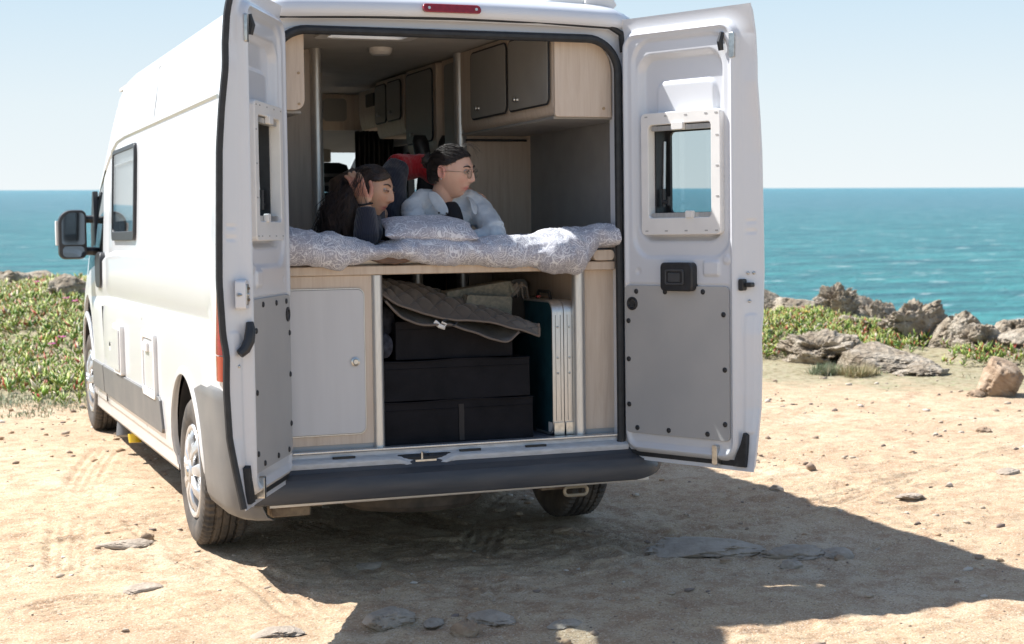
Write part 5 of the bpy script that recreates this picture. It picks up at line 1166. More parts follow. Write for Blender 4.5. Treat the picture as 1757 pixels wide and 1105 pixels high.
def ground_z(x, y):
    x = np.asarray(x, float); y = np.asarray(y, float)
    near = np.exp(-(np.hypot(x-.5, y-1)/9)**4)
    z = -.0046*y+.030*fbm(x*.55, y*.55, .5, 3, 1)*(1-.55*near)+.013*fbm(x*2.1, y*2.1, .2, 4, 2)+.017*(fbm(x*4.6, y*5.6, .7, 4, 3, .6, True))*(.5+.9*sstep(-.2, .5, fbm(x*.7, y*.7, .3, 2, 4)))+.0025*fbm(x*22, y*22, .7, 3, 6)
    # ridged tyre tracks pressed in the sand
    w = 0
    for (a, b, c, d) in TR:
        t = np.linspace(0, 1, 60); px = (1-t)**3*a[0]+3*t*(1-t)**2*b[0]+3*t*t*(1-t)*c[0]+t**3*d[0]; py = (1-t)**3*a[1]+3*t*(1-t)**2*b[1]+3*t*t*(1-t)*c[1]+t**3*d[1]
        best = np.full(x.shape, 9.); al = np.zeros(x.shape); L = 0
        for i in range(59):
            ex, ey = px[i+1]-px[i], py[i+1]-py[i]; l2 = ex*ex+ey*ey; u = np.clip(((x-px[i])*ex+(y-py[i])*ey)/l2, 0, 1)
            dd = np.hypot(x-px[i]-u*ex, y-py[i]-u*ey); sg = np.sign((x-px[i])*ey-(y-py[i])*ex); m = dd < np.abs(best); best = np.where(m, dd*np.where(sg == 0, 1, sg), best); al = np.where(m, L+u*math.sqrt(l2), al); L += math.sqrt(l2)
        inb = 1-sstep(.095, .112, np.abs(best)); pat = -.007+.0045*np.cos(best*2*math.pi/.052)+.002*np.sign(np.sin(al*2*math.pi/.07))*(np.abs(best) > .06)
        fade = sstep(-.55, .05, fbm(x*1.1, y*1.1, 3.3, 2, 19)); w = np.where(inb > .02, np.minimum(w, fade*inb*pat), w)+fade*.003*np.exp(-((np.abs(best)-.125)/.02)**2)*(w > -.002)
    z = z+w*(np.hypot(x, y) < 12)
    # flat contact patches below the wheels
    for (cx, cy) in ((-.9,.94),(.9,.94),(-.9,5.1),(.9,5.1)):
        k = np.exp(-((x-cx)/.22)**2-((y-cy)/.28)**2); z = z*(1-k)+k*(-.0046*cy-.004)
    z = z+bank(x, y)+sstep(9, 22, np.hypot(x, y))*.08*fbm(x*.5, y*.5, 4, 3, 8)
    e = edge_d(x, y)
    return z-9.5*sstep(.3, 6.0, e)+.25*fbm(x*1.3, y*1.3, 5, 3, 9)*sstep(-.5, 3, e)
def axis(segs):
    o = [segs[0][0]]
    for a, b, h0, h1 in segs:
        x = a
        while x < b-1e-6:
            t = (x-a)/(b-a); x += h0+(h1-h0)*t; o.append(min(x, b))
    return np.unique(np.array(o))
gx = axis([(-90,-14,6,1.0),(-14,-2.2,.6,.04),(-2.2,2.6,.013,.013),(2.6,10,.018,.06),(10,20,.08,.5),(20,70,1.0,6)])
gy = axis([(-60,-9,6,.8),(-9,-1.7,.3,.03),(-1.7,1.6,.013,.013),(1.6,10,.018,.06),(10,30,.07,.22),(30,46,.5,2)])
GX, GY = np.meshgrid(gx, gy, indexing='ij'); GZ = ground_z(GX, GY)
me = bpy.data.meshes.new('ground'); n0, n1 = GX.shape
me.vertices.add(n0*n1); me.vertices.foreach_set('co', np.stack([GX, GY, GZ], -1).ravel())
ii, jj = np.meshgrid(np.arange(n0-1), np.arange(n1-1), indexing='ij'); a = (ii*n1+jj).ravel()
q = np.stack([a, a+n1, a+n1+1, a+1], -1).ravel(); nf = len(q)//4
me.loops.add(nf*4); me.loops.foreach_set('vertex_index', q); me.polygons.add(nf); me.polygons.foreach_set('loop_start', np.arange(0, nf*4, 4)); me.polygons.foreach_set('loop_total', np.full(nf, 4)); me.polygons.foreach_set('use_smooth', [True]*nf); me.update(calc_edges=True)
g = NG('sandy_ground'); o = g.tc.outputs['Object']
n1_ = g.noise(o, .9, 6, .6); n2_ = g.noise(o, 7, 8, .65); n3_ = g.noise(o, 90, 5, .7); n4_ = g.noise(g.map(o, (1,1.4,1), loc=(3,7,0)), .35, 4)
c = g.ramp(n1_, [(.3, (.42,.30,.20)), (.5, (.51,.385,.25)), (.7, (.57,.455,.325))])
c = g.mix(g.ramp(n2_, [(.38, (1,1,1)), (.56, (0,0,0))]), c, (.40,.27,.17)); 
gr = g.add('ShaderNodeTexVoronoi', {0: o, 'Scale': 170.0}).outputs[1]; grv = g.add('ShaderNodeSeparateColor', {0: gr}).outputs[0]
c = g.mix(g.ramp(grv, [(.80, (0,0,0)), (.9, (.55,.55,.55))]), c, (.66,.56,.44)); c = g.mix(g.ramp(grv, [(.06, (.6,.6,.6)), (.16, (0,0,0))]), c, (.22,.15,.10))
peb = g.add('ShaderNodeTexVoronoi', {0: g.map(o, (1,1.3,1)), 'Scale': 34.0}); pc = g.add('ShaderNodeSeparateColor', {0: peb.outputs[1]}).outputs[1]
pm = g.math('MULTIPLY', g.ramp(pc, [(.86, (0,0,0)), (.9, (1,1,1))]), g.ramp(peb.outputs[0], [(.10, (1,1,1)), (.22, (0,0,0))]))
c = g.mix(pm, c, (.36,.28,.21))
# crusts of lichen-grey stone and vegetation litter further out
xyz = g.add('ShaderNodeSeparateXYZ', {0: o}); far = g.add('ShaderNodeMapRange', {0: g.math('ADD', g.math('MULTIPLY', xyz.outputs[0], .70), g.math('MULTIPLY', xyz.outputs[1], .72)), 1: 6.3, 2: 9.0}).outputs[0]
farL = g.math('MULTIPLY', g.add('ShaderNodeMapRange', {0: xyz.outputs[1], 1: 6.2, 2: 7.4}).outputs[0], g.math('LESS_THAN', xyz.outputs[0], 2.5))
litter = g.ramp(g.math('ADD', g.math('MULTIPLY', g.math('MAXIMUM', far, farL), .55), g.math('MULTIPLY', g.noise(o, 2.6, 6, .7), .75)), [(.52, (0,0,0)), (.72, (1,1,1))])
lc_ = g.ramp(g.noise(o, 16, 5), [(.35, (.20,.17,.09)), (.55, (.36,.31,.21)), (.7, (.24,.26,.13))])
c = g.mix(litter, c, lc_)
cliff = g.add('ShaderNodeMapRange', {0: xyz.outputs[2], 1: -.5, 2: -1.5}).outputs[0]; c = g.mix(cliff, c, (.30,.24,.18))
g.set('Base Color', c); g.set('Roughness', .95); g.set('Specular IOR Level', .2)
h = g.math('ADD', g.math('MULTIPLY', n3_, .55), g.math('ADD', g.math('MULTIPLY', g.noise(o, 26, 6, .7), 1.1), g.math('ADD', g.math('MULTIPLY', pm, .5), g.math('MULTIPLY', g.noise(g.map(o, (1, 2.2, 1)), 9, 5, .6), 1.2))))
g.bump(h, .9, .012)
me.materials.append(g.m); go = bpy.data.objects.new('ground', me); COL.objects.link(go); tag(go, kind='structure')
def gzv(x, y): return float(ground_z(np.array([x]), np.array([y]))[0])

# sea
g = NG('sea_water'); o = g.tc.outputs['Object']
xyz = g.add('ShaderNodeSeparateXYZ', {0: o}); dist = g.add('ShaderNodeVectorMath', {0: o}, operation='LENGTH').outputs[1]
shal = g.add('ShaderNodeMapRange', {0: g.math('ADD', dist, g.math('MULTIPLY', g.noise(o, .012, 4), 160)), 1: 60, 2: 900}).outputs[0]
c = g.mix(shal, (.026,.32,.295), (.12,.27,.33))
wv = g.noise(g.map(o, (.05, .16, 1), (0,0,.5)), 1, 7, .62); c = g.mix(g.ramp(wv, [(.38, (1,1,1)), (.62, (0,0,0))]), c, (.008,.13,.155))
wv2 = g.noise(g.map(o, (.30, .95, 1), (0,0,.45)), 1, 8, .7); c = g.mix(g.ramp(wv2, [(.36, (.75,.75,.75)), (.52, (0,0,0))]), c, (.012,.16,.20)); c = g.mix(g.ramp(wv2, [(.56, (0,0,0)), (.72, (.7,.7,.7))]), c, (.16,.44,.46))  # wave shading and glints put into the colour as dark and pale streaks
foam = g.noise(g.map(o, (.16, .42, 1), (0,0,.45)), 1.0, 9, .68); fm = g.ramp(foam, [(.612, (0,0,0)), (.65, (1,1,1))]); c = g.mix(fm, c, (.8,.82,.82))
g.set('Base Color', c); g.set('Roughness', .30); g.set('IOR', 1.33); g.set('Specular IOR Level', .28)
hw = g.math('ADD', g.math('MULTIPLY', g.noise(g.map(o, (.10, .30, 1), (0,0,.5)), 1, 6, .6), 3), g.noise(g.map(o, (.5, 1.2, 1), (0,0,.3)), 1, 5, .65)); g.bump(hw, 1.0, 1.6)
mb = MB(); rr = [0, 40, 80, 150, 300, 700, 2000, 8000, 40000]; rings = []
for r_ in rr[1:]: rings.append([(r_*math.cos(t), r_*math.sin(t), 0) for t in np.linspace(0, 2*math.pi, 97)[:-1]])
mb.ring_loft(rings, caps=False); sea = mb.build('sea', g.m, smooth=180, fixn=False); sea.location = (0, 0, -7.0); tag(sea, kind='structure')
if sea.data.polygons[0].normal.z < 0: sea.data.flip_normals()

# ================================================================== ROCKS
g = NG('weathered_limestone'); o = g.tc.outputs['Object']
n = g.noise(o, 4, 8, .7); m_ = g.noise(o, 22, 8, .7); pit = g.add('ShaderNodeTexVoronoi', {0: o, 'Scale': 16.0, 'Randomness': 1.0}).outputs[0]
c = g.ramp(n, [(.3, (.22,.165,.115)), (.48, (.39,.325,.245)), (.62, (.53,.465,.375)), (.75, (.46,.34,.225))])
c = g.mix(g.ramp(m_, [(.34, (.8,.8,.8)), (.48, (0,0,0))]), c, (.15,.12,.095))
g.set('Base Color', c); g.set('Roughness', .95); g.set('Specular IOR Level', .15); g.bump(g.math('ADD', m_, g.math('MULTIPLY', pit, .6)), 1.0, .05); ROCK = g.m
g = NG('orange_sandstone'); o = g.tc.outputs['Object']; n = g.noise(g.map(o, (1,1,3)), 6, 8, .65)
g.set('Base Color', g.ramp(n, [(.3, (.22,.145,.09)), (.5, (.38,.27,.18)), (.7, (.52,.41,.30))])); g.set('Roughness', .95); g.bump(g.noise(o, 24, 8, .7), .9, .03); SAND = g.m
g = NG('dusty_stone'); o = g.tc.outputs['Object']; n = g.noise(o, 9, 8, .7)
g.set('Base Color', g.ramp(n, [(.3, (.30,.245,.19)), (.5, (.43,.355,.28)), (.7, (.53,.455,.37))])); g.set('Roughness', .95); g.bump(g.noise(o, 30, 8, .7), 1.0, .02); STONE = g.m
def rock_mesh(name, size, seed, m_, rough=.35, sub=5, flat=.0, pits=.12):
    bm = bmesh.new(); bmesh.ops.create_icosphere(bm, subdivisions=sub, radius=1); co = np.array([v.co[:] for v in bm.verts])
    r = 1+rough*fbm(co[:,0]*1.3, co[:,1]*1.3, co[:,2]*1.3, 3, seed)*1.3+rough*.75*fbm(co[:,0]*2.6, co[:,1]*2.6, co[:,2]*2.6, 5, seed+5, .55, True)+rough*.28*fbm(co[:,0]*9, co[:,1]*9, co[:,2]*9, 3, seed+15, .6, True)-pits*np.clip(fbm(co[:,0]*7, co[:,1]*7, co[:,2]*7, 3, seed+9, .6, True), 0, 1)**1.5
    # facets
    rg = np.random.default_rng(seed)
    for k in range(9):
        d = rg.normal(size=3); d /= np.linalg.norm(d); h = .72+.22*rg.random(); pr = (co*r[:, None]) @ d; r = np.where(pr > h, r*(h+(pr-h)*.25)/np.maximum(pr, 1e-6), r)
    P = co*r[:, None]*np.array(size)
    for v, p in zip(bm.verts, P): v.co = p
    me = bpy.data.meshes.new(name); bm.to_mesh(me); bm.free(); me.polygons.foreach_set('use_smooth', [True]*len(me.polygons)); me.set_sharp_from_angle(angle=R(42)); me.materials.append(m_); return me
def rock(x, y, size, seed, label, m_=ROCK, sink=.3, rotz=0, rot=(0,0), name='rock', cat='rock', group=None, **k):
    if name == 'stone' and m_ is ROCK: m_ = STONE
    if 61 <= seed <= 76: size = (size[0]*1.15, size[1]*1.15, size[2]*.80); k['sub'] = 6; k['rough'] = k.get('rough', .4)*1.25; k['pits'] = .22
    if seed in (51, 52, 53): k['rough'] = .62; k['pits'] = .25
    if name == 'stone' and size[2] < .06: size = (size[0], size[1], size[2]*.75)
    o = bpy.data.objects.new(name, rock_mesh(name, size, seed, m_, **k)); COL.objects.link(o)
    o.location = (x, y, gzv(x, y)+size[2]*(1-2*sink)*.8); o.rotation_euler = (rot[0], rot[1], rotz); return tag(o, label, cat, group)
ROCKS = [
 (6.08,4.22,(.185,.16,.18),41,'tan tilted boulder with a pitted face standing alone on the sand',SAND,.10,.5,(.25,.35),'boulder',dict(rough=.22,pits=.06)),
 (5.83,4.20,(.07,.06,.05),42,'small brown stone leaning on the foot of the tan boulder',SAND,.2,.3,(0,0),'stone',dict(sub=4)),
 (6.42,4.02,(.10,.06,.035),43,'flat dark stone just right of the tan boulder',ROCK,.3,.3,(0,0),'stone',dict(sub=4)),
 (6.20,7.12,(.44,.38,.17),51,'long low pitted limestone outcrop, its left end, in front of the ice plant',ROCK,.28,-.9,(0,.05),'rock_outcrop',dict(rough=.42,sub=6)),
 (6.38,6.38,(.46,.36,.13),52,'low pitted limestone outcrop, its broken right end sloping to the sand',ROCK,.26,-1.1,(0,.08),'rock_outcrop',dict(rough=.45,sub=6)),
 (6.42,5.75,(.22,.18,.06),53,'flat slab at the foot of the limestone outcrop',ROCK,.25,.4,(0,0),'rock',dict(rough=.4)),
 (7.42,10.45,(.22,.22,.22),61,'dark rock at the cliff edge just beside the open right door',ROCK,.15,.2,(0,0),'rock',dict(rough=.4)),
 (7.60,10.0,(.27,.24,.19),62,'rounded grey rock at the cliff edge, second from the open door',ROCK,.2,.9,(0,0),'rock',dict(rough=.35)),
 (8.55,10.6,(.24,.22,.26),63,'pointed pale rock standing against the water behind the ice plant',ROCK,.2,.4,(0,0),'rock',dict(rough=.4)),
 (9.05,10.9,(.20,.2,.22),64,'dark rock between the two pointed rocks against the water',ROCK,.25,1.4,(0,0),'rock',dict(rough=.45)),
 (9.25,10.7,(.18,.2,.29),65,'narrow upright grey rock, right one of the pointed pair',ROCK,.2,2.2,(0,0),'rock',dict(rough=.38)),
 (7.72,7.85,(.24,.24,.29),66,'large grey rock with a shadowed right face behind the ice plant',ROCK,.12,.8,(0,0),'rock',dict(rough=.4)),
 (7.95,7.35,(.26,.24,.25),67,'pitted grey rock joined to the large shadowed rock on its right',ROCK,.2,2.8,(0,0),'rock',dict(rough=.5)),
 (7.85,6.85,(.25,.22,.20),68,'pale honeycombed rock in the middle of the right-hand ridge',ROCK,.2,.1,(0,0),'rock',dict(rough=.5)),
 (8.15,6.60,(.30,.24,.22),69,'craggy grey rock of the right-hand ridge next to the honeycombed one',ROCK,.2,1.9,(0,0),'rock',dict(rough=.5)),
 (8.35,6.05,(.32,.26,.24),70,'rounded craggy rock of the ridge at the right picture edge',ROCK,.2,2.6,(0,0),'rock',dict(rough=.45)),
 (8.0,5.85,(.20,.18,.11),71,'low brown rock in front of the ridge at the right picture edge',ROCK,.25,.6,(0,0),'rock',dict(rough=.4)),
 (8.05,7.45,(.20,.2,.20),73,'small brown jagged rock filling the gap behind the honeycombed rock',ROCK,.2,.5,(0,0),'rock',dict(rough=.5)),
 (8.35,7.0,(.26,.2,.24),74,'tall jagged rock at the back of the right-hand ridge',ROCK,.2,1.2,(0,0),'rock',dict(rough=.5)),
 (8.62,6.5,(.28,.24,.25),75,'jagged rock at the back of the ridge by the right picture edge',ROCK,.2,2.1,(0,0),'rock',dict(rough=.5)),
 (7.35,8.35,(.2,.2,.15),76,'low rock between the ice plant and the large shadowed rock',ROCK,.2,.9,(0,0),'rock',dict(rough=.5)),
 (8.8,5.2,(.5,.4,.3),72,'big grey rock of the ridge beyond the right picture edge',ROCK,.2,1,(0,0),'rock',dict(rough=.45)),
 (-.18,14.4,(.27,.24,.20),81,'brown split rock rising out of the ice plant beside the van mirror',ROCK,.12,.6,(0,.2),'rock',dict(rough=.42)),
 (.28,14.9,(.2,.2,.17),82,'smaller grey rock between the brown split rock and the van',ROCK,.15,1.8,(0,0),'rock',dict(rough=.42)),
 (-.72,17.6,(.36,.3,.16),83,'low grey rock shelf at the far left edge of the cliff',ROCK,.15,.3,(0,0),'rock',dict(rough=.45)),
 (-.25,18.2,(.3,.3,.14),84,'dark flat rock at the cliff edge behind the brown split rock',ROCK,.15,2,(0,0),'rock',dict(rough=.45)),
 (-1.6,17.9,(.5,.4,.26),85,'grey rock beyond the left picture edge at the cliff',ROCK,.15,1,(0,0),'rock',dict(rough=.45)),
 (1.15,-.12,(.26,.15,.055),91,'large flat grey stone sunk in the shaded sand right of the bumper',ROCK,.38,-.3,(0,0),'stone',dict(rough=.25,sub=5)),
 (1.50,-.36,(.17,.10,.045),92,'grey cracked flat stone in the shaded sand, right of the largest one',ROCK,.35,-.1,(0,0),'stone',dict(rough=.3)),
 (1.66,-.42,(.10,.07,.04),93,'third grey stone of the shaded row, the smallest and rightmost',ROCK,.35,.5,(0,0),'stone',dict(sub=4)),
 (1.36,-.52,(.055,.045,.03),94,'bluish stone in front of the cracked flat stone in the shade',ROCK,.3,.5,(0,0),'stone',dict(sub=4)),
 (1.12,-.36,(.035,.025,.018),95,'small tan stone in front of the large flat grey stone',SAND,.2,.5,(0,0),'stone',dict(sub=3)),
 (1.60,-.52,(.028,.022,.02),96,'small brown stone right of the bluish stone in the shade',SAND,.2,.5,(0,0),'stone',dict(sub=3)),
 (-1.32,1.0,(.12,.07,.028),97,'flat grey stone in the sunny sand left of the rear wheel',ROCK,.35,.1,(0,0),'stone',dict(rough=.3)),
 (-1.20,1.10,(.035,.025,.03),98,'small brown stone perched behind the flat stone left of the rear wheel',SAND,.15,.5,(0,0),'stone',dict(sub=3)),
 (-1.36,.12,(.09,.06,.025),99,'flat half-buried grey stone in the sunny sand at lower left',ROCK,.38,.2,(0,0),'stone',dict(rough=.3)),
 (-.98,-.76,(.10,.07,.028),100,'weathered flat stone at the bottom edge of the picture in the sun',ROCK,.35,.2,(0,0),'stone',dict(rough=.35)),
 (-.58,-.80,(.10,.07,.05),101,'pale lump of stone just inside the shadow at the bottom, leftmost',ROCK,.3,.5,(0,0),'stone',dict(rough=.3)),
 (-.40,-.84,(.05,.04,.02),102,'low pale stone touching the leftmost lump in the shadow',ROCK,.3,.9,(0,0),'stone',dict(sub=4)),
 (-.34,-1.05,(.05,.05,.05),103,'yellowish block of stone at the bottom edge in the shadow',SAND,.3,.3,(0,0),'stone',dict(sub=4)),
 (-.19,-.92,(.08,.10,.035),104,'blue-grey slab of stone at the bottom centre in the shadow',ROCK,.3,.3,(0,0),'stone',dict(rough=.2)),
 (.05,-1.08,(.07,.04,.025),105,'flat pale stone at the bottom edge, right of the blue-grey slab',ROCK,.3,.1,(0,0),'stone',dict(sub=4)),
 (2.22,1.10,(.045,.035,.03),106,'small dark stone on the edge of the van shadow at right',ROCK,.2,.1,(0,0),'stone',dict(sub=4)),
 (3.76,1.10,(.08,.05,.03),107,'crumbly grey stone in the sunny sand at the far right',ROCK,.25,.1,(0,0),'stone',dict(sub=4)),
 (2.75,.62,(.09,.05,.02),108,'flat grey stone in the sun between the shadow edge and the crumbly stone',ROCK,.35,.1,(0,0),'stone',dict(sub=4)),
 (4.7,2.6,(.06,.05,.03),109,'tan stone in the sunny sand below the boulder',SAND,.3,.1,(0,0),'stone',dict(sub=4)),
 (.72,.55,(.05,.03,.02),110,'small tan stone in the shade behind the right rear wheel',SAND,.3,.1,(0,0),'stone',dict(sub=3)),
 (-.35,.2,(.08,.05,.02),111,'flat stone in the deep shade under the rear bumper',ROCK,.35,.1,(0,0),'stone',dict(sub=4)),
]
for x, y, size, seed, lab, m_, sink, rz, rt, nm, kw in ROCKS:
    rock(x, y, size, seed, lab, m_, sink, rz, rt, nm, nm.replace('_', ' '), 'rocks along the cliff edge' if 61 <= seed <= 85 else ('stones lying on the sand' if nm == 'stone' else None), **kw)
# loose gravel: one countless mass
def fast_mesh(name, V, F, mats, col=None, smooth=False):
    """V (n,3), F (m,3) triangles"""
    me = bpy.data.meshes.new(name); me.vertices.add(len(V)); me.vertices.foreach_set('co', V.ravel()); m = len(F)
    me.loops.add(m*3); me.loops.foreach_set('vertex_index', F.ravel()); me.polygons.add(m); me.polygons.foreach_set('loop_start', np.arange(0, m*3, 3)); me.polygons.foreach_set('loop_total', np.full(m, 3))
    if smooth: me.polygons.foreach_set('use_smooth', [True]*m)
    me.update(calc_edges=True)
    if col is not None:
        a = me.color_attributes.new('tint', 'FLOAT_COLOR', 'POINT'); a.data.foreach_set('color', np.concatenate([col, np.ones((len(V), 1))], 1).ravel())
    me.materials.append(mats); o = bpy.data.objects.new(name, me); COL.objects.link(o); return o
bm = bmesh.new(); bmesh.ops.create_icosphere(bm, subdivisions=1, radius=1); ICO = np.array([v.co[:] for v in bm.verts]); ICF = np.array([[v.index for v in f.verts] for f in bm.faces]); bm.free()
rg = np.random.default_rng(12)
N = 2600; px_ = np.where(rg.random(N) < .75, rg.uniform(-3, 4.5, N), rg.uniform(2, 9, N)); py_ = np.where(px_ < 4, rg.uniform(-2.3, 6.5, N), rg.uniform(1, 7, N))
clump = fbm(px_*1.5, py_*1.5, 8, 3, 90); keep = (clump > rg.uniform(-.6, .35, N)); px_, py_ = px_[keep], py_[keep]; N = len(px_)
sz = .0035+.011*rg.random(N)**3.5+.010*(rg.random(N) < .02); sz *= 1+.12*np.hypot(px_, py_)
pz_ = ground_z(px_, py_)
V = ICO[None]*(1+.35*rg.normal(size=(N, len(ICO), 1)).clip(-1, 1))*sz[:, None, None]*np.stack([1+.6*rg.random(N), .7+.5*rg.random(N), .55+.3*rg.random(N)], -1)[:, None, :]
V = V+np.stack([px_, py_, pz_+sz*.2], -1)[:, None, :]
F = ICF[None]+(np.arange(N)*len(ICO))[:, None, None]
colr = np.array([[.45,.36,.27],[.30,.22,.16],[.55,.48,.40],[.22,.17,.14],[.42,.28,.17]])[rg.integers(0, 5, N)]
def vcol(name, rough=.9, mul=1.0, bump=0, trans=0):
    g = NG(name); a = g.add('ShaderNodeAttribute', attribute_name='tint').outputs['Color']; g.set('Base Color', a); g.set('Roughness', rough)
    if trans: g.set('Subsurface Weight', 0); 
    return g.m
tag(fast_mesh('gravel', V.reshape(-1, 3), F.reshape(-1, 3), vcol('gravel_grit'), np.repeat(colr, len(ICO), 0)), kind='stuff')

# ice plant carpets
def in_left(x, y): return (sstep(6.7, 8.0, y+.9*fbm(x*1.8, y*1.8, 1, 3, 55)+.28*(x+1.2)*(x < 3)))*(.35+.65*sstep(-.35, -.1, fbm(x*1.1, y*1.1, 9, 3, 57)))*(x < 4.6)*(.72*x+.69*y < 12.9)
def in_right(x, y):
    d = .72*x+.69*y; ang = (x+2.3)/(y+6.76); n = fbm(x*1.2, y*1.2, 2, 3, 56)
    m = sstep(9.45, 9.75, d+.5*n)*(1-sstep(11.6, 12.2, d))*(x > 4.2)*(1-sstep(.655, .70, ang+.03*n)); m2 = .5*(ang > .66)*sstep(.22, .4, n)*sstep(9.2, 9.6, d)*(1-sstep(10.4, 10.8, d))
    return np.maximum(m, m2)
def leaves(N, box, dens, hmax, seed, lmin=.045, lmax=.095, wid=.0085):
    rg = np.random.default_rng(seed); cx = rg.uniform(box[0], box[1], N); cy = rg.uniform(box[2], box[3], N); k = rg.random(N) < dens(cx, cy); cx, cy = cx[k], cy[k]; n = len(cx)
    patch = fbm(cx*1.1, cy*1.1, 6, 3, seed+1); mound = .5+.5*fbm(cx*2.2, cy*2.2, 1, 3, seed+2)
    cz = ground_z(cx, cy)+hmax*(.1+.9*mound)*(.45+.8*np.clip(patch+.5, 0, 1))*rg.random(n)**.6
    K = 5; cx, cy, cz, patch = [np.repeat(q, K) for q in (cx, cy, cz, patch)]; n *= K
    az = rg.uniform(0, 2*np.pi, n); el = rg.uniform(.35, 1.35, n); L = rg.uniform(lmin, lmax, n); d = np.stack([np.cos(az)*np.cos(el), np.sin(az)*np.cos(el), np.sin(el)], -1)
    b = np.stack([cx, cy, cz], -1)+.012*rg.normal(size=(n, 3)); side = np.stack([-np.sin(az), np.cos(az), 0*az], -1); upv = np.cross(side, d)
    w = wid*rg.uniform(.7, 1.3, n)[:, None]; mid = b+d*L[:, None]*.5+upv*-.004; tip = b+d*L[:, None]+np.array([0, 0, .01])
    V = np.stack([b, mid+side*w, mid-side*w*.5+upv*w*.87, mid-side*w*.5-upv*w*.87, tip], 1)
    F = np.array([[0,1,2],[0,2,3],[0,3,1],[4,2,1],[4,3,2],[4,1,3]])[None]+(np.arange(n)*5)[:, None, None]
    pal = np.array([[.11,.23,.03],[.19,.33,.04],[.28,.38,.05],[.36,.42,.12],[.30,.10,.04],[.46,.07,.04],[.48,.44,.32],[.07,.18,.05]])
    r = rg.random(n)+.30*patch; idx = np.select([r < .22, r < .46, r < .64, r < .76, r < .83, r < .87, r < .95], [0, 1, 2, 3, 4, 5, 6], 7)
    c = pal[idx]*rg.uniform(.75, 1.25, (n, 1)); c = np.repeat(c[:, None, :], 5, 1); c[:, 4] = c[:, 4]*.55+np.array([.30,.10,.04])*.45; c[:, 0] *= .8
    return V.reshape(-1, 3), F.reshape(-1, 3), c.reshape(-1, 3)
LEAFM = vcol('ice_plant_leaf', .5)
V, F, c = leaves(15500, (-2.9,1.5,6.4,19.5), in_left, .10, 21); tag(fast_mesh('ice_plant_carpet', V, F, LEAFM, c), kind='stuff')
V, F, c = leaves(5000, (-9,4.6,6.4,19.5), in_left, .10, 23, .08, .15, .016); tag(fast_mesh('ice_plant_carpet', V, F, LEAFM, c), kind='stuff')
V, F, c = leaves(19000, (4.2,10,4,13), in_right, .17, 22); tag(fast_mesh('ice_plant_carpet', V, F, LEAFM, c), kind='stuff')
# dry grass and low grey-green weeds on the margins
def blades(N, box, dens, seed, lmin, lmax, pal, wid=.0016, clump=18, spread=.05):
    rg = np.random.default_rng(seed); cx = rg.uniform(box[0], box[1], N); cy = rg.uniform(box[2], box[3], N); k = rg.random(N) < dens(cx, cy); cx, cy = cx[k], cy[k]
    cx = np.repeat(cx, clump); cy = np.repeat(cy, clump); n = len(cx); cx = cx+spread*rg.normal(size=n); cy = cy+spread*rg.normal(size=n); cz = ground_z(cx, cy)
    az = rg.uniform(0, 2*np.pi, n); el = rg.uniform(.3, 1.45, n); L = rg.uniform(lmin, lmax, n); d = np.stack([np.cos(az)*np.cos(el), np.sin(az)*np.cos(el), np.sin(el)], -1); side = np.stack([-np.sin(az), np.cos(az), 0*az], -1)
    b = np.stack([cx, cy, cz-.004], -1); w = wid*rg.uniform(.7, 1.6, n)[:, None]; m = b+d*L[:, None]*.55; t = b+d*L[:, None]*.95+np.array([0,0,-.12])*L[:, None]
    V = np.stack([b-side*w, b+side*w, m+side*w*.8, m-side*w*.8, t], 1); F = np.array([[0,1,2],[0,2,3],[3,2,4]])[None]+(np.arange(n)*5)[:, None, None]
    c = np.array(pal)[rg.integers(0, len(pal), n)]*rg.uniform(.7, 1.2, (n, 1)); return V.reshape(-1, 3), F.reshape(-1, 3), np.repeat(c, 5, 0)
GRM = vcol('dry_grass_blade', .85)
dry = [(.42,.34,.19),(.50,.42,.26),(.30,.26,.13),(.22,.25,.11)]; gg = [(.22,.27,.17),(.30,.34,.22),(.16,.21,.10),(.42,.36,.24)]
mL = lambda x, y: .8*sstep(6.0, 6.5, y+.3*fbm(x*2, y*2, 0, 3, 33))*(1-sstep(7.1, 7.6, y))*(x < 3)
mR = lambda x, y: np.where(.72*x+.69*y > 8.2+.6*fbm(x*1.3, y*1.3, 0, 3, 34), .5, .0)*(.72*x+.69*y < 11.5)*sstep(-.15, .25, fbm(x*1.8, y*1.8, 4, 3, 35))
V, F, c = blades(1500, (-4,3,5.8,7.8), mL, 5, .02, .07, gg, .003); tag(fast_mesh('weeds', V, F, GRM, c), kind='stuff')
V, F, c = blades(3200, (4,11,3,10), mR, 6, .02, .07, gg+dry, .0028); tag(fast_mesh('weeds', V, F, GRM, c), kind='stuff')
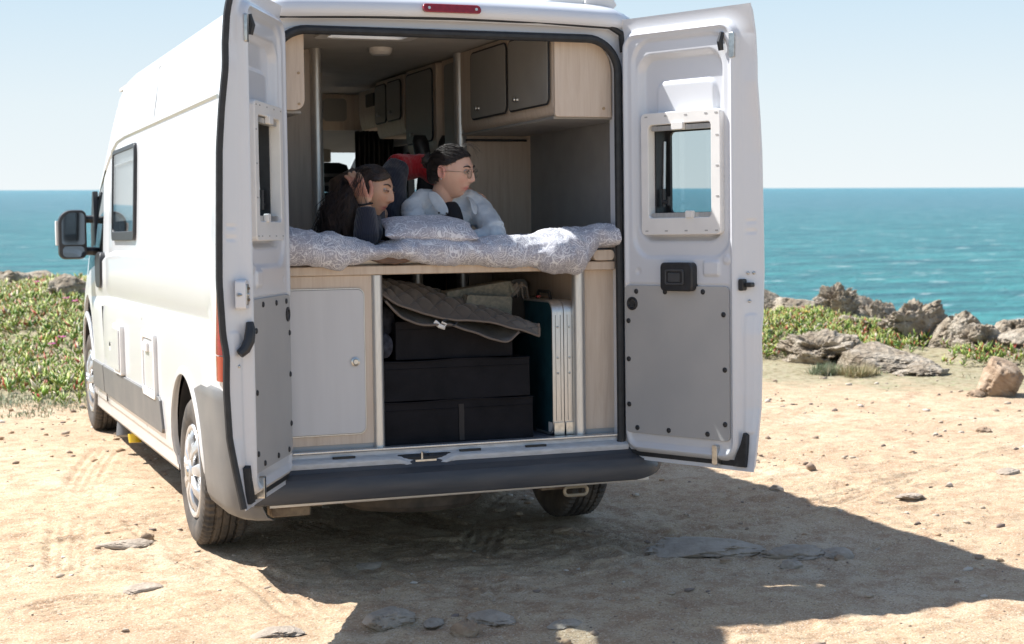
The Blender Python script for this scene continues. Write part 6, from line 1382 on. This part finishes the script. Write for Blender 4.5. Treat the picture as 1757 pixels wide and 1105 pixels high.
for i, (x, y, r_, lab) in enumerate(((5.85,5.95,.13,'largest dry grass tuft in front of the limestone outcrop'),(5.62,6.15,.09,'smaller greenish grass tuft left of the largest dry tuft'),(6.05,7.35,.08,'dry grass tuft growing over the left end of the outcrop'))):
    V, F, c = blades(60, (x-r_,x+r_,y-r_,y+r_), lambda a, b: np.ones_like(a), 60+i, .07, .17, dry if i != 1 else gg, .002, 16, .025); o = fast_mesh('grass_tuft', V, F, GRM, c); tag(o, lab, 'grass tuft', 'grass tufts by the outcrop')
# flowers
MAG = mat('magenta_petals', (.62,.06,.42), .6, var=.15, vscale=80); YEL = mat('yellow_stamens', (.75,.6,.15), .7)
for x, y, h, lab, m_ in ((-.51,15.6,.13,'pink flower in the ice plant, highest and farthest left',MAG),(-.41,12.9,.14,'left one of the touching pair of pink flowers',MAG),(-.33,12.75,.12,'right one of the touching pair of pink flowers',MAG),(-.05,14.0,.13,'pink flower in the ice plant nearest the van mirror',MAG),(-.72,10.2,.12,'upper pink flower in the middle of the ice plant beside the van',MAG),(-.86,9.75,.12,'lower pink flower in the middle of the ice plant beside the van',MAG),(6.9,8.6,.15,'yellow flower in the ice plant behind the outcrop',YEL),(6.2,9.0,.15,'small yellow flower in the ice plant near the open door',YEL)):
    mb = MB(); z0 = gzv(x, y)+h+.03; rgf = random.Random(int(x*100)); f = root('flower', lab, 'flower', (x, y, z0), False, 'flowers in the ice plant')
    for k in range(26):
        a = 2*math.pi*k/26+rgf.random()*.1; L_ = .052*(.8+.3*rgf.random()); u = .25+.5*rgf.random()*(k % 2)
        c, s = math.cos(a), math.sin(a); mb.add([(0,0,0),(c*L_*.6-s*.005,s*L_*.6+c*.005,u*.02),(c*L_,s*L_,u*.03),(c*L_*.6+s*.005,s*L_*.6-c*.005,u*.02)], [(0,1,2,3)])
    mb.build('petals', m_, f, smooth=0, fixn=False); mb = MB(); mb.ellip((0,0,.005), (.009,.009,.007), seg=10, rows=6); mb.build('flower_centre', YEL, f)
    mb = MB(); mb.tube([(0,0,0),(.005,0,-h*.9)], .0025, 5); mb.build('stem', LEAFM, f)
